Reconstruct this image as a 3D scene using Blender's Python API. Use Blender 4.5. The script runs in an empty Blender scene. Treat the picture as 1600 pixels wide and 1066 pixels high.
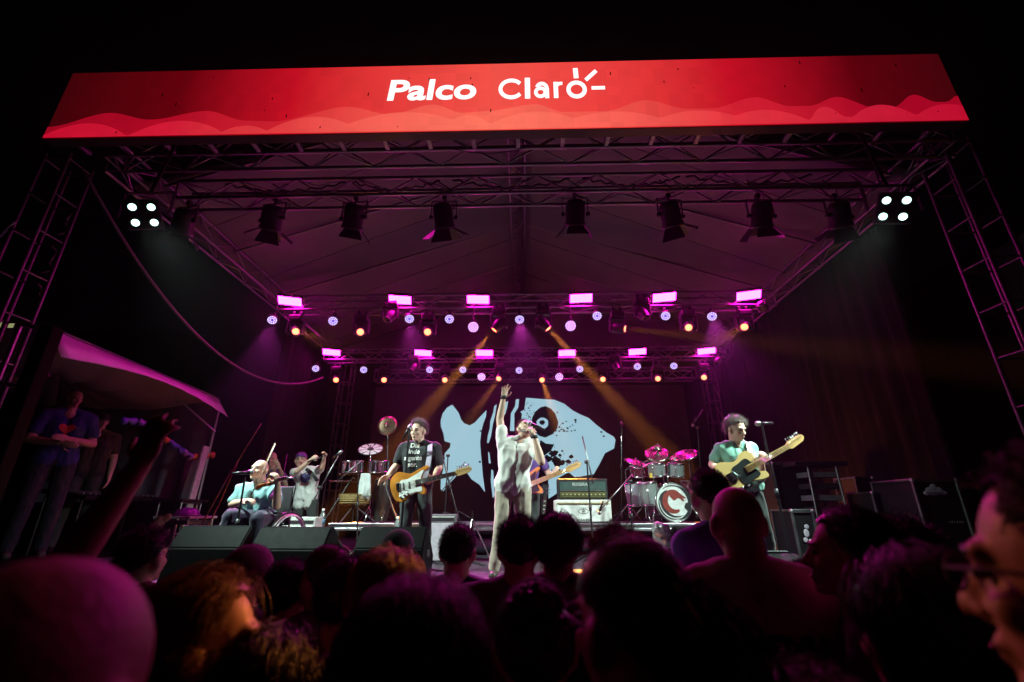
import bpy, bmesh, math, random
import numpy as np
from mathutils import Vector, Matrix, Quaternion, noise as mnoise

sc = bpy.context.scene
col = sc.collection
R = math.radians

# ------------------------------------------------------------------ camera
CAMZ, PITCH, YAW, LENS = 1.67, R(20.5), R(1.4), 16.0
cam_d = bpy.data.cameras.new('camera'); cam = bpy.data.objects.new('camera', cam_d)
col.objects.link(cam); sc.camera = cam
cam.location = (0, 0, CAMZ); cam.rotation_euler = (R(90) + PITCH, 0, YAW)
cam_d.lens = LENS; cam_d.sensor_width = 36.0; cam_d.clip_start = 0.02; cam_d.clip_end = 500
cam_d.dof.use_dof = True; cam_d.dof.focus_distance = 5.6; cam_d.dof.aperture_fstop = 1.8

# ------------------------------------------------------------------ night sky
w = bpy.data.worlds.new('World'); sc.world = w; w.use_nodes = True
bg = w.node_tree.nodes['Background']
bg.inputs[0].default_value = (0.25, 0.2, 0.35, 1); bg.inputs[1].default_value = 0.0012
sc.view_settings.view_transform = 'Standard'; sc.view_settings.look = 'None'
sc.view_settings.exposure = 0.0; sc.view_settings.gamma = 1.0
cy = sc.cycles
cy.use_denoising = True; cy.use_light_tree = True
cy.max_bounces = 6; cy.diffuse_bounces = 3; cy.glossy_bounces = 3; cy.transmission_bounces = 4
cy.volume_bounces = 0; cy.transparent_max_bounces = 8; cy.caustics_reflective = False; cy.caustics_refractive = False
cy.sample_clamp_indirect = 3.0; cy.volume_step_rate = 4.0; cy.volume_max_steps = 64

# ------------------------------------------------------------------ pixel helper (photo pixels 1600x1066 -> a place in the world)
FPX = LENS / 36.0 * 1600
_f = Vector((-math.sin(YAW) * math.cos(PITCH), math.cos(YAW) * math.cos(PITCH), math.sin(PITCH)))
_r = Vector((math.cos(YAW), math.sin(YAW), 0)); _u = _r.cross(_f)
C0 = Vector((0, 0, CAMZ))
def ray(px, py): return _f + _r * ((px - 800) / FPX) + _u * ((533 - py) / FPX)
def at(px, py, Y): d = ray(px, py); return C0 + d * (Y / d.y)
def atx(px, py, X): d = ray(px, py); return C0 + d * (X / d.x)
def atz(px, py, Z): d = ray(px, py); return C0 + d * ((Z - CAMZ) / d.z)
def lin(r, g, b):
    f = lambda c: (c / 255 / 12.92) if c / 255 <= .04045 else ((c / 255 + .055) / 1.055) ** 2.4
    return (f(r), f(g), f(b))

# ------------------------------------------------------------------ materials
MATS = {}
def mat(name, c, rough=.6, metal=0.0, var=.18, scale=14., bump=0.0, bscale=60., spec=.5, alpha=1.0, trans=0.0, sss=0.0, sheen=0.0, coat=0.0):
    if name in MATS: return MATS[name]
    m = bpy.data.materials.new(name); m.use_nodes = True; nt = m.node_tree; N = nt.nodes; L = nt.links
    b = N['Principled BSDF']
    tc = N.new('ShaderNodeTexCoord'); nz = N.new('ShaderNodeTexNoise'); nz.inputs['Scale'].default_value = scale
    nz.inputs['Detail'].default_value = 5; L.new(tc.outputs['Object'], nz.inputs['Vector'])
    rp = N.new('ShaderNodeValToRGB'); rp.color_ramp.elements[0].position = .3; rp.color_ramp.elements[1].position = .7
    rp.color_ramp.elements[0].color = (*[x * (1 - var) for x in c], 1); rp.color_ramp.elements[1].color = (*[min(1, x * (1 + var)) for x in c], 1)
    L.new(nz.outputs['Fac'], rp.inputs['Fac']); L.new(rp.outputs['Color'], b.inputs['Base Color'])
    mr = N.new('ShaderNodeMapRange'); mr.inputs[3].default_value = max(0, rough - .1); mr.inputs[4].default_value = min(1, rough + .1)
    L.new(nz.outputs['Fac'], mr.inputs[0]); L.new(mr.outputs[0], b.inputs['Roughness'])
    b.inputs['Metallic'].default_value = metal; b.inputs['Specular IOR Level'].default_value = spec
    if trans: b.inputs['Transmission Weight'].default_value = trans
    if sss:
        b.inputs['Subsurface Weight'].default_value = sss; b.inputs['Subsurface Radius'].default_value = (.012, .005, .003); b.inputs['Subsurface Scale'].default_value = 1.0
    if sheen: b.inputs['Sheen Weight'].default_value = sheen; b.inputs['Sheen Roughness'].default_value = .4
    if coat: b.inputs['Coat Weight'].default_value = coat
    if bump:
        n2 = N.new('ShaderNodeTexNoise'); n2.inputs['Scale'].default_value = bscale; n2.inputs['Detail'].default_value = 4
        L.new(tc.outputs['Object'], n2.inputs['Vector'])
        bp = N.new('ShaderNodeBump'); bp.inputs['Strength'].default_value = bump; bp.inputs['Distance'].default_value = .01
        L.new(n2.outputs['Fac'], bp.inputs['Height']); L.new(bp.outputs[0], b.inputs['Normal'])
    MATS[name] = m; return m
def emat(name, c, s, light=False):
    if name in MATS: return MATS[name]
    m = bpy.data.materials.new(name); m.use_nodes = True; nt = m.node_tree; nt.nodes.clear()
    o = nt.nodes.new('ShaderNodeOutputMaterial'); e = nt.nodes.new('ShaderNodeEmission')
    e.inputs[0].default_value = (*c, 1); e.inputs[1].default_value = s; nt.links.new(e.outputs[0], o.inputs[0])
    m.cycles.emission_sampling = 'FRONT' if light else 'NONE'
    MATS[name] = m; return m

BLK = mat('black_paint', (.02, .02, .022), .45, bump=.15, bscale=180)
BLKM = mat('black_steel', (.03, .03, .033), .35, .6)
RUB = mat('black_rubber', (.015, .015, .016), .7)
ALU = mat('aluminium', (.62, .62, .64), .34, 1.0, .12, 9)
ALUD = mat('dull_aluminium', (.25, .25, .26), .42, 1.0, .25, 6)
CHR = mat('chrome', (.75, .75, .76), .14, 1.0, .05)
DRAPE = mat('black_drape', (.006, .005, .006), .95, var=.3, scale=3, spec=.03)
STEEL = mat('galvanised', (.35, .36, .36), .4, .9, .3, 20)

# ------------------------------------------------------------------ mesh helpers
class MB:
    def __init__(s, o=(0, 0, 0)): s.bm = bmesh.new(); s.o = Vector(o); s.mi = 0
    def _fin(s, vs, sm=False):
        fs = {f for v in vs for f in v.link_faces}
        for f in fs: f.material_index = s.mi; f.smooth = sm
    def box(s, c, size, rot=None, bev=0.0):
        M = Matrix.Translation(Vector(c) - s.o) @ (rot.to_matrix().to_4x4() if isinstance(rot, Quaternion) else (rot.to_4x4() if rot else Matrix.Identity(4))) @ Matrix.Diagonal((*size, 1))
        r = bmesh.ops.create_cube(s.bm, size=1, matrix=M); vs = r['verts']
        if bev:
            es = list({e for v in vs for e in v.link_edges})
            rr = bmesh.ops.bevel(s.bm, geom=es, offset=bev, segments=2, affect='EDGES', profile=.5)
            vs = rr['verts']
        s._fin(vs); return s
    def tube(s, p0, p1, r0, r1=None, n=8, caps=True):
        p0 = Vector(p0) - s.o; p1 = Vector(p1) - s.o; d = p1 - p0
        if d.length < 1e-6: return s
        M = Matrix.Translation((p0 + p1) / 2) @ d.to_track_quat('Z', 'Y').to_matrix().to_4x4()
        r = bmesh.ops.create_cone(s.bm, cap_ends=caps, segments=n, radius1=r0, radius2=r0 if r1 is None else r1, depth=d.length, matrix=M)
        s._fin(r['verts'], True)
        return s
    def path(s, pts, r, n=6):
        pts = [Vector(p) - s.o for p in pts]; rings = []
        for i, p in enumerate(pts):
            d = (pts[min(i + 1, len(pts) - 1)] - pts[max(i - 1, 0)])
            q = d.to_track_quat('Z', 'Y'); rr = r[i] if isinstance(r, (list, tuple)) else r
            rings.append([s.bm.verts.new(p + q @ Vector((math.cos(k * 2 * math.pi / n) * rr, math.sin(k * 2 * math.pi / n) * rr, 0))) for k in range(n)])
        for a, b in zip(rings, rings[1:]):
            for k in range(n):
                f = s.bm.faces.new((a[k], a[(k + 1) % n], b[(k + 1) % n], b[k])); f.material_index = s.mi; f.smooth = True
        for rg in (rings[0][::-1], rings[-1]):
            f = s.bm.faces.new(rg); f.material_index = s.mi
        return s
    def ell(s, c, rad, rot=None, sub=3):
        M = Matrix.Translation(Vector(c) - s.o) @ (rot.to_matrix().to_4x4() if isinstance(rot, Quaternion) else (rot.to_4x4() if rot else Matrix.Identity(4))) @ Matrix.Diagonal((*rad, 1))
        r = bmesh.ops.create_icosphere(s.bm, subdivisions=sub, radius=1, matrix=M); s._fin(r['verts'], True); return s
    def cap(s, p0, r0, p1, r1, n=12):
        s.tube(p0, p1, r0, r1, n); s.ell(p0, (r0,) * 3, sub=2); s.ell(p1, (r1,) * 3, sub=2); return s
    def lathe(s, prof, M=None, n=20, sm=True):
        M = M or Matrix.Identity(4); M = Matrix.Translation(-s.o) @ M; rings = []
        for r, z in prof:
            rings.append([s.bm.verts.new(M @ Vector((math.cos(k * 2 * math.pi / n) * max(r, 1e-5), math.sin(k * 2 * math.pi / n) * max(r, 1e-5), z))) for k in range(n)])
        for a, b in zip(rings, rings[1:]):
            for k in range(n):
                f = s.bm.faces.new((a[k], a[(k + 1) % n], b[(k + 1) % n], b[k])); f.material_index = s.mi; f.smooth = sm
        return s
    def prism(s, pts, th, M=None):
        """polygon in local XY extruded by th along +Z, placed by M"""
        M = Matrix.Translation(-s.o) @ (M or Matrix.Identity(4))
        a = [s.bm.verts.new(M @ Vector((p[0], p[1], 0))) for p in pts]; b = [s.bm.verts.new(M @ Vector((p[0], p[1], th))) for p in pts]
        fs = [s.bm.faces.new(a[::-1]), s.bm.faces.new(b)]
        for k in range(len(pts)): fs.append(s.bm.faces.new((a[k], a[(k + 1) % len(a)], b[(k + 1) % len(a)], b[k])))
        for f in fs: f.material_index = s.mi
        bmesh.ops.recalc_face_normals(s.bm, faces=fs); return s
    def mesh(s, name, *mats):
        m = bpy.data.meshes.new(name)
        bmesh.ops.triangulate(s.bm, faces=[f for f in s.bm.faces if len(f.verts) > 4])
        s.bm.to_mesh(m); s.bm.free()
        for x in mats: m.materials.append(x)
        return m
    def build(s, name, m, parent=None, **k):
        ms = m if isinstance(m, (list, tuple)) else [m]
        return link(name, s.mesh(name, *ms), parent, **k)
def link(name, me, parent=None, M=None):
    o = bpy.data.objects.new(name, me); col.objects.link(o); o.parent = parent
    if M is not None: o.matrix_basis = M
    return o
def tag(o, label, cat, group=None, kind=None):
    o['label'] = label; o['category'] = cat
    if group: o['group'] = group
    if kind: o['kind'] = kind
    return o
def thing(name, label, cat, loc=(0, 0, 0), group=None, rz=0):
    o = bpy.data.objects.new(name, None); col.objects.link(o); o.location = loc; o.rotation_euler = (0, 0, rz); o.empty_display_size = .1
    return tag(o, label, cat, group)
def struct(o): o['kind'] = 'structure'; return o
_unit = {}
def bar(name, p0, p1, r, m, parent, n=8):
    """a round bar as an object of its own, sharing one unit mesh per material"""
    k = (m.name, n)
    if k not in _unit:
        _unit[k] = MB().tube((0, 0, 0), (0, 0, 1), 1, n=n).mesh('bar', m)
    p0 = Vector(p0) - Vector(parent.location if parent else (0, 0, 0)); p1 = Vector(p1) - Vector(parent.location if parent else (0, 0, 0)); d = p1 - p0
    return link(name, _unit[k], parent, Matrix.LocRotScale(p0, d.to_track_quat('Z', 'Y'), Vector((r, r, d.length))))
def aimq(d, up=Vector((0, 0, 1))):
    """rotation whose local +Z looks along d and whose local Y leans to up"""
    d = Vector(d).normalized(); x = up.cross(d)
    if x.length < 1e-4: x = Vector((1, 0, 0))
    x.normalize(); y = d.cross(x)
    return Matrix((x, y, d)).transposed().to_quaternion()
_tmp = bpy.data.scenes.new('workbench')     # meshes are evaluated here, then it is removed
def text_mesh(body, size, m, off=0.0, shear=0.0, th=.002, sx=1.0, align='CENTER'):
    c = bpy.data.curves.new('lettering', 'FONT'); c.body = body; c.size = size; c.offset = off; c.shear = shear; c.extrude = th; c.align_x = align; c.align_y = 'CENTER'; c.resolution_u = 6
    o = bpy.data.objects.new('lettering', c); _tmp.collection.objects.link(o); vl = _tmp.view_layers[0]; vl.update()
    me = bpy.data.meshes.new_from_object(o.evaluated_get(vl.depsgraph)); bpy.data.objects.remove(o); bpy.data.curves.remove(c)
    me.transform(Matrix.Diagonal((sx, 1, 1, 1))); me.materials.clear(); me.materials.append(m); return me
FACE = Matrix.Rotation(R(90), 4, 'X')          # local XY -> world XZ, facing -Y
random.seed(7)

# ================================================================== the setting
FLOOR = 1.05
asph = mat('asphalt', (.03, .03, .032), .85, var=.35, scale=30, bump=.4, bscale=90)
MB().box((0, 10, -.05), (110, 90, .1)).build('ground', asph)['kind'] = 'structure'
plyw = mat('stage_plywood', (.055, .045, .06), .38, var=.35, scale=5, bump=.1)
stage = MB().box((0, 8.3, (FLOOR - .03) / 2), (11.6, 8.0, FLOOR - .03)).build('stage_floor', DRAPE); struct(stage)
pm = MB().box((0, 0, 0), (1.994, .994, .028), bev=.004).mesh('deck_panel', plyw)
for i in range(-3, 3):
    for j in range(8): link('deck_panel', pm, stage, Matrix.Translation((i * 2 + 1 - (.2 if i == 9 else 0), 4.8 + j, FLOOR - .014)))
bm_ = MB()
for i in range(60):
    bm_.tube((-5.8 + i * .2, 4.27 + .012 * (i % 2), .02), (-5.8 + i * .2, 4.27, FLOOR - .04), .055, n=6)
bm_.build('stage_skirt', DRAPE, stage)

# black side scrims and rear drape hung from the roof structure
def drape(name, p0, p1, z0, z1, label, n=70, amp=.05):
    p0 = Vector(p0); p1 = Vector(p1); d = (p1 - p0); nn = Vector((-d.y, d.x, 0)).normalized(); b = MB(); rows = []
    for k in range(9):
        t = k / 8; z = z0 + (z1 - z0) * t
        rows.append([b.bm.verts.new(p0 + d * (i / n) + nn * (math.sin(i * 1.9 + math.sin(i * .37) * 2) * amp * (1 - .4 * t)) + Vector((0, 0, z))) for i in range(n + 1)])
    for a, c in zip(rows, rows[1:]):
        for i in range(n):
            f = b.bm.faces.new((a[i], a[i + 1], c[i + 1], c[i])); f.smooth = True
    o = b.build(name, DRAPE); tag(o, label, 'drape'); o.modifiers.new('thickness', 'SOLIDIFY').thickness = .008; return o
drape('stage_drape', (-5.75, 12.6, 0), (5.75, 12.6, 0), FLOOR, 6.0, 'wide black cloth hanging behind the fish screen')
drape('stage_drape', (-5.6, 12.5, 0), (-5.6, 9.9, 0), FLOOR, 6.0, 'black side cloth beyond the white tent', 26)
drape('stage_drape', (5.75, 6.4, 0), (5.75, 12.5, 0), FLOOR, 6.0, 'black side cloth behind the flight cases')
drape('stage_drape', (-9.6, 5.0, 0), (-9.6, 11.0, 0), 0.1, 4.4, 'black cloth closing the far side of the white tent')

# low riser at the back of the stage
RZ = FLOOR + .455
ris = thing('stage_riser', 'low black riser with bright aluminium edge under the drum kit', 'riser', (0, 7.2, FLOOR))
for i in range(4):
    x0 = -2.9 + i * 1.5
    b = MB((0, 7.2, FLOOR)); b.box((x0 + .75, 8.2, RZ - .055), (1.49, 1.96, .09)); b.build('deck_panel', plyw, ris)
    for zz, hh in ((RZ - .016, .030), (RZ - .085, .036)):
        b = MB((0, 7.2, FLOOR)); b.box((x0 + .75, 7.21, zz), (1.496, .03, hh), bev=.004); b.build('edge_profile', ALU, ris)
    b = MB((0, 7.2, FLOOR)); b.box((x0 + .75, 7.22, RZ - .051), (1.492, .02, .05)); b.build('edge_web', ALUD, ris)
    for xx in (x0 + .06, x0 + 1.44):
        for yy in (7.3, 9.1): bar('leg', (xx, yy, FLOOR), (xx, yy, RZ - .1), .025, ALUD, ris)

# ------------------------------------------------------------------ trusses
def truss(name, label, A, B, s=.29, rc=.025, rb=.011, pitch=.42, up=Vector((0, 0, 1)), faces=(0, 1, 2, 3), m=None, cat='truss', group=None):
    """box truss from A to B: A and B are the centre of the lower near chord line, s its side"""
    m = m or ALUD; A = Vector(A); B = Vector(B); d = (B - A).normalized(); sd = d.cross(up).normalized()
    if sd.dot(Vector((0, 1, 0))) < -.1: sd = -sd
    upv = sd.cross(d).normalized()
    if upv.dot(up) < 0: upv = -upv
    t = thing(name, label, cat, A, group)
    off = [Vector((0, 0, 0)), sd * s, sd * s + upv * s, upv * s]
    for o in off: bar('chord', A + o, B + o, rc, m, t, 10)
    Ln = (B - A).length; n = max(2, int(Ln / pitch)); st = Ln / n
    for fi in faces:
        o0, o1 = off[fi], off[(fi + 1) % 4]
        for k in range(n):
            a, b_ = (o0, o1) if (k + fi) % 2 else (o1, o0)
            bar('brace', A + d * (st * k) + a, A + d * (st * (k + 1)) + b_, rb, m, t, 6)
        for q in (0, Ln): bar('end_bar', A + d * q + o0, A + d * q + o1, rb * 1.2, m, t, 6)
    return t
ZT = CAMZ
T1Y, T2Y, T3Y, T4Y, T5Y = 4.46, 5.3, 8.26, 11.4, 11.75
T1Z, T2Z, T3Z, T4Z, T5Z = ZT + 4.23, ZT + 4.23, ZT + 3.81, ZT + 3.78, ZT + 3.3
tr1 = truss('lighting_truss', 'aluminium truss just under the red banner', (-5.3, T1Y, T1Z), (5.3, T1Y, T1Z))
tr2 = truss('lighting_truss', 'aluminium truss carrying the black barn door spotlights', (-5.0, T2Y, T2Z), (5.0, T2Y, T2Z))
tr3 = truss('lighting_truss', 'upper truss of the two full of pink and amber lamps', (-4.95, T3Y, T3Z), (5.0, T3Y, T3Z))
tr4 = truss('lighting_truss', 'lower truss of the two full of pink and amber lamps', (-5.3, T4Y, T4Z), (5.45, T4Y, T4Z))
tr5 = truss('screen_truss', 'bare truss directly above the fish screen', (-4.0, T5Y, T5Z), (4.6, T5Y, T5Z))
# roof: ridge truss, eave trusses, rafters and fabric
RG, EV, EX = ZT + 6.0, ZT + 4.55, 5.25
truss('ridge_truss', 'ladder like ridge truss running back under the tent roof', (-.22, 5.5, RG - .06), (-.22, 12.2, RG - .06), pitch=.36, faces=(0, 2))
truss('eave_truss', 'long side truss under the roof edge beside the tent', (-EX - .29, 4.75, EV - .3), (-EX - .29, 12.2, EV - .3), pitch=.45)
truss('eave_truss', 'long side truss under the roof edge above the flight cases', (EX, 4.75, EV - .3), (EX, 12.2, EV - .3), pitch=.45)
fab = mat('roof_fabric', (.17, .17, .18), .6, var=.12, scale=1.2, bump=.12, bscale=3)
roof = thing('stage_roof', 'grey fabric gable roof stretched over the whole stage', 'roof', (0, 4.3, EV))
for s in (-1, 1):
    b = MB(); rows = []
    NX, NY = 24, 40
    for i in range(NX + 1):
        t = i / NX; x = s * (EX + .45) * (1 - t); z = -.1 + (RG + .33 - EV) * t
        rows.append([b.bm.verts.new((x + s * -.0, 1.0 + j / NY * 7.2, z - .035 * math.sin(t * math.pi) * (0.55 + .45 * math.cos(j / NY * 8.2 * math.pi * 2 / 2.05)))) for j in range(NY + 1)])
    for a, c in zip(rows, rows[1:]):
        for j in range(NY):
            f = b.bm.faces.new((a[j], a[j + 1], c[j + 1], c[j])); f.smooth = True
    o = b.build('fabric', fab, roof); o.modifiers.new('thickness', 'SOLIDIFY').thickness = .006
    for k in range(5):
        y = 1.05 + k * 1.78
        bar('rafter', (s * EX, 4.3 + y, EV + .02 - .1), (s * .12, 4.3 + y, RG + .2), .022, ALUD, roof)
        if k < 4: bar('stay_cable', (s * EX, 4.3 + y + 1.0, EV - .12), (s * .1, 4.3 + y + .2, RG - .0), .006, BLKM, roof, 5)
b = MB((0, 4.3, EV)); M_ = Matrix.Translation((0, 12.55, 0)) @ FACE
b.prism([(-EX - .4, EV - .1), (EX + .4, EV - .1), (0, RG + .33)], .01, M_); b.build('gable_end', fab, roof)

# front towers
def tower(name, label, x, y, ztop, s=.44, m=None):
    m = m or mat('weathered_steel', (.13, .13, .13), .5, .7, .3, 12); t = thing(name, label, 'tower', (x, y, 0))
    off = [Vector((0, 0, 0)), Vector((s, 0, 0)), Vector((s, s, 0)), Vector((0, s, 0))]; P = Vector((x, y, 0))
    for o in off: bar('leg', P + o, P + o + Vector((0, 0, ztop)), .024, m, t, 10)
    n = int(ztop / .55)
    for k in range(1, n + 1):
        z = Vector((0, 0, k * ztop / n - .08))
        for i in range(4): bar('rung', P + off[i] + z, P + off[(i + 1) % 4] + z, .014, m, t, 6)
        if k < n and s < .3:
            for i in (1, 3): bar('brace', P + off[i] + z, P + off[(i + 1) % 4] + z + Vector((0, 0, ztop / n)), .012, m, t, 6)
    b = MB((x, y, 0)); b.box((x + s / 2, y + s / 2, .03), (s + .5, s + .5, .05), bev=.01); b.build('base_plate', STEEL, t)
    return t
tower('truss_tower', 'silver ladder tower at the banner end beside the pale wall', 5.42, 4.72, 6.2, .36)
tower('truss_tower', 'dim ladder tower at the banner end beside the white tent', -6.42, 4.72, 6.2, .34)
tower('rear_tower', 'slim rear tower behind the percussion', -5.0, 11.9, 5.6, .29)
tower('rear_tower', 'slim rear tower behind the guitarist in green', 4.9, 11.9, 5.6, .29)
# raking scaffold braces left of the stage
sb = thing('scaffold', 'low scaffold frame with a thick dark post in front of the tent', 'scaffold', (-5.8, 4.72, 0))
MB((-5.8, 4.72, 0)).box((-5.44, 4.75, 1.83), (.17, .14, 3.66), bev=.012).build('post', mat('dark_timber', (.010, .009, .007), .9, spec=.05), sb)
for a, c in (((-5.8, 4.72, 0), (-5.8, 4.72, 3.72)), ((-5.8, 4.72, 3.7), (-5.4, 4.72, 3.6)), ((-5.8, 4.72, 3.0), (-5.5, 4.72, 2.95)), ((-5.8, 4.72, 2.2), (-5.5, 4.72, 2.15)), ((-6.4, 4.70, 5.1), (-7.2, 4.70, 3.7))):
    bar('scaffold_tube', a, c, .026, STEEL, sb)
# hanging cables
def sag(name, label, p0, p1, dip, r, m, n=24, cat='cable', group=None, wob=0):
    p0 = Vector(p0); p1 = Vector(p1); b = MB(p0)
    b.path([p0.lerp(p1, i / n) - Vector((0, 0, dip * 4 * (i / n) * (1 - i / n))) + Vector((math.sin(i * 1.7) * wob, math.cos(i * 2.3) * wob, 0)) for i in range(n + 1)], r, 6)
    o = b.build(name, m); o.location = p0; return tag(o, label, cat, group)
cabm = mat('grey_cable', (.16, .13, .13), .6)
sag('hanging_cable', 'thick grey cable sagging down from the banner past the tent to the back', at(128, 262, 4.7), at(505, 590, 11.6), 1.15, .022, cabm)
sag('hanging_cable', 'thin crooked cable dangling beside the dim ladder tower', at(112, 330, 5.1), at(60, 460, 5.1), .05, .013, cabm, wob=.05)
for k, (xa, xb) in enumerate([(-4.4, -2.6), (-2.5, -1.2), (-1.0, .7), (.9, 2.3), (2.4, 4.2)]):
    sag('power_cable', 'black cable looped along the barn door truss, number %s of five from the white tent' % ['one', 'two', 'three', 'four', 'five'][k], (xa, T2Y + .1, T2Z + .33), (xb, T2Y + .12, T2Z + .33), .16, .014, RUB, wob=.03)

# ------------------------------------------------------------------ pale wall and lit windows in the dark beyond
wallm = mat('pale_panel', (.34, .36, .33), .7, var=.15)
pw = thing('panel_building', 'pale building wall of large panels behind the ladder tower', 'building', (8.3, 5.0, 0))
MB((8.3, 5, 0)).box((9.8, 8.5, 3.1), (2.9, 7.0, 6.2)).build('wall', DRAPE, pw)
for i in range(7):
    for j in range(10):
        MB((8.3, 5, 0)).box((8.33, 5.5 + i * 1.0, .3 + j * .6), (.05, .985, .585), bev=.006).build('panel', wallm, pw)
hb = thing('distant_building', 'distant building with a strip of yellow lit windows beyond the tent', 'building', (-40, 30, 0))
MB((-40, 30, 0)).box((-38, 32, 7), (26, 4, 14)).build('wall', DRAPE, hb)
winm = emat('lit_window', (.75, .8, .35), .35)
for (x0, x1, y0, y1) in ((-14, 3, 500, 520), (6, 19, 503, 519), (38, 46, 509, 517), (48, 54, 514, 519), (71, 76, 512, 519)):
    a = at(x0, y1, 29.8); c = at(x1, y0, 29.8)
    b = MB((-40, 30, 0)); b.box(((a.x + c.x) / 2, 29.95, (a.z + c.z) / 2), (c.x - a.x, .1, c.z - a.z)); b.build('window', winm, hb)

# ------------------------------------------------------------------ red LED banner
BY = 4.12
def bpt(px, py): p = at(px, py, BY); return (p.x, p.z)
bl = at(67, 216, BY); brr = at(1512, 188, BY); tl = at(113, 115, BY); trr = at(1467, 83, BY)
BX0, BX1 = (bl.x + tl.x) / 2, (brr.x + trr.x) / 2; BZ0, BZ1 = (bl.z + brr.z) / 2, (tl.z + trr.z) / 2
BCX, BCZ, BW, BH = (BX0 + BX1) / 2, (BZ0 + BZ1) / 2, BX1 - BX0, BZ1 - BZ0
ban = thing('led_banner', 'long red LED banner with white lettering across the top of the stage', 'banner', (BCX, BY, BZ0))
def banner_mat(name, stops, strength=1.0):
    """LED content: brightest in the middle of the banner, deep red at its ends"""
    m = bpy.data.materials.new(name); m.use_nodes = True; nt = m.node_tree; nt.nodes.clear(); N = nt.nodes; L = nt.links
    o = N.new('ShaderNodeOutputMaterial'); e = N.new('ShaderNodeEmission'); tc = N.new('ShaderNodeTexCoord'); sp = N.new('ShaderNodeSeparateXYZ')
    L.new(tc.outputs['Object'], sp.inputs[0]); mr = N.new('ShaderNodeMapRange'); mr.inputs[1].default_value = -BW / 2; mr.inputs[2].default_value = BW / 2
    L.new(sp.outputs['X'], mr.inputs[0]); rp = N.new('ShaderNodeValToRGB'); cr = rp.color_ramp
    while len(cr.elements) < len(stops): cr.elements.new(.5)
    for el, (p, c) in zip(cr.elements, stops): el.position = p; el.color = (*lin(*c), 1)
    L.new(mr.outputs[0], rp.inputs[0])
    # LED pixel rows and modules: a faint grid and slight module-to-module differences
    vs = N.new('ShaderNodeTexVoronoi'); vs.inputs['Scale'].default_value = 7.0; vs.distance = 'CHEBYCHEV'; vs.inputs['Randomness'].default_value = 0.0
    L.new(tc.outputs['Object'], vs.inputs['Vector'])
    hs = N.new('ShaderNodeMapRange'); hs.inputs[3].default_value = .93; hs.inputs[4].default_value = 1.05; L.new(vs.outputs['Color'], hs.inputs[0])
    mx = N.new('ShaderNodeMix'); mx.data_type = 'RGBA'; mx.blend_type = 'MULTIPLY'; mx.inputs[0].default_value = 1
    L.new(rp.outputs[0], mx.inputs[6]); L.new(hs.outputs[0], mx.inputs[7])
    L.new(mx.outputs[2], e.inputs[0]); e.inputs[1].default_value = strength; L.new(e.outputs[0], o.inputs[0])
    m.cycles.emission_sampling = 'FRONT'; return m
base_m = banner_mat('banner_red', [(0, (62, 3, 8)), (.14, (98, 2, 12)), (.27, (194, 16, 34)), (.36, (226, 54, 54)), (.5, (243, 82, 72)), (.62, (236, 64, 62)), (.76, (196, 16, 36)), (.90, (92, 2, 13)), (1, (66, 4, 10))])
w1_m = banner_mat('banner_wave', [(0, (150, 6, 30)), (.14, (176, 10, 36)), (.27, (208, 34, 48)), (.36, (236, 78, 70)), (.5, (250, 106, 88)), (.62, (238, 84, 74)), (.76, (212, 32, 50)), (.90, (168, 8, 36)), (1, (160, 6, 34))])
w2_m = banner_mat('banner_crest', [(0, (198, 14, 46)), (.14, (206, 26, 52)), (.27, (226, 62, 64)), (.36, (246, 96, 84)), (.5, (255, 118, 96)), (.62, (248, 98, 86)), (.76, (226, 50, 62)), (.90, (196, 26, 52)), (1, (190, 14, 46))])
white_m = emat('banner_white', (1, .97, .97), 1.25)
L0 = (BCX, BY, BZ0)
MB(L0).box((BCX, BY + .08, BCZ), (BW + .02, .12, BH + .02)).build('cabinet', BLK, ban)
b = MB(L0); b.box((BCX, BY + .008, BCZ), (BW, .008, BH)); b.build('screen', base_m, ban)
def wave(name, m, y, fn):
    b = MB(L0); n = 260; up = []; lo = []
    for i in range(n + 1):
        x = BX0 + BW * i / n; up.append((x, BZ0 + BH * fn(i / n))); lo.append((x, BZ0 + .001))
    vu = [b.bm.verts.new(Vector((x, y, z)) - b.o) for x, z in up]; vl = [b.bm.verts.new(Vector((x, y, z)) - b.o) for x, z in lo]
    for i in range(n): b.bm.faces.new((vl[i], vl[i + 1], vu[i + 1], vu[i]))
    return b.build(name, m, ban)
def crest(t, cs, base):                    # rounded wave crests at the given places
    return max([base] + [h * max(0, 1 - ((t - c) / w_) ** 2) ** 1.0 if abs(t - c) < w_ else base for c, h, w_ in cs])
def smooth_wave(pts):
    def f(t):
        for (a, ha), (c, hc) in zip(pts, pts[1:]):
            if a <= t <= c:
                u = (t - a) / (c - a); u = u * u * (3 - 2 * u); return ha + (hc - ha) * u
        return pts[-1][1]
    return f
wv = smooth_wave([(0, .22), (.08, .42), (.14, .28), (.22, .40), (.285, .17), (.36, .38), (.40, .30), (.45, .40), (.50, .36), (.56, .43), (.60, .40), (.63, .32), (.675, .46), (.73, .27), (.775, .43), (.81, .30), (.835, .44), (.875, .22), (.895, .20), (.935, .46), (.965, .29), (.985, .36), (1.0, .24)][:0] or
 [(0, .18), (.065, .40), (.115, .27), (.175, .40), (.225, .22), (.255, .20), (.335, .42), (.385, .28), (.43, .43), (.465, .28), (.49, .30), (.545, .40), (.575, .26), (.62, .26), (.665, .43), (.71, .27), (.735, .27), (.785, .44), (.82, .28), (.84, .28), (.872, .42), (.91, .22), (.925, .22), (.955, .43), (.975, .30), (.985, .30), (1, .40)])
wave('wave_print', w1_m, BY - .002, lambda t: wv(t) * .88)
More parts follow.
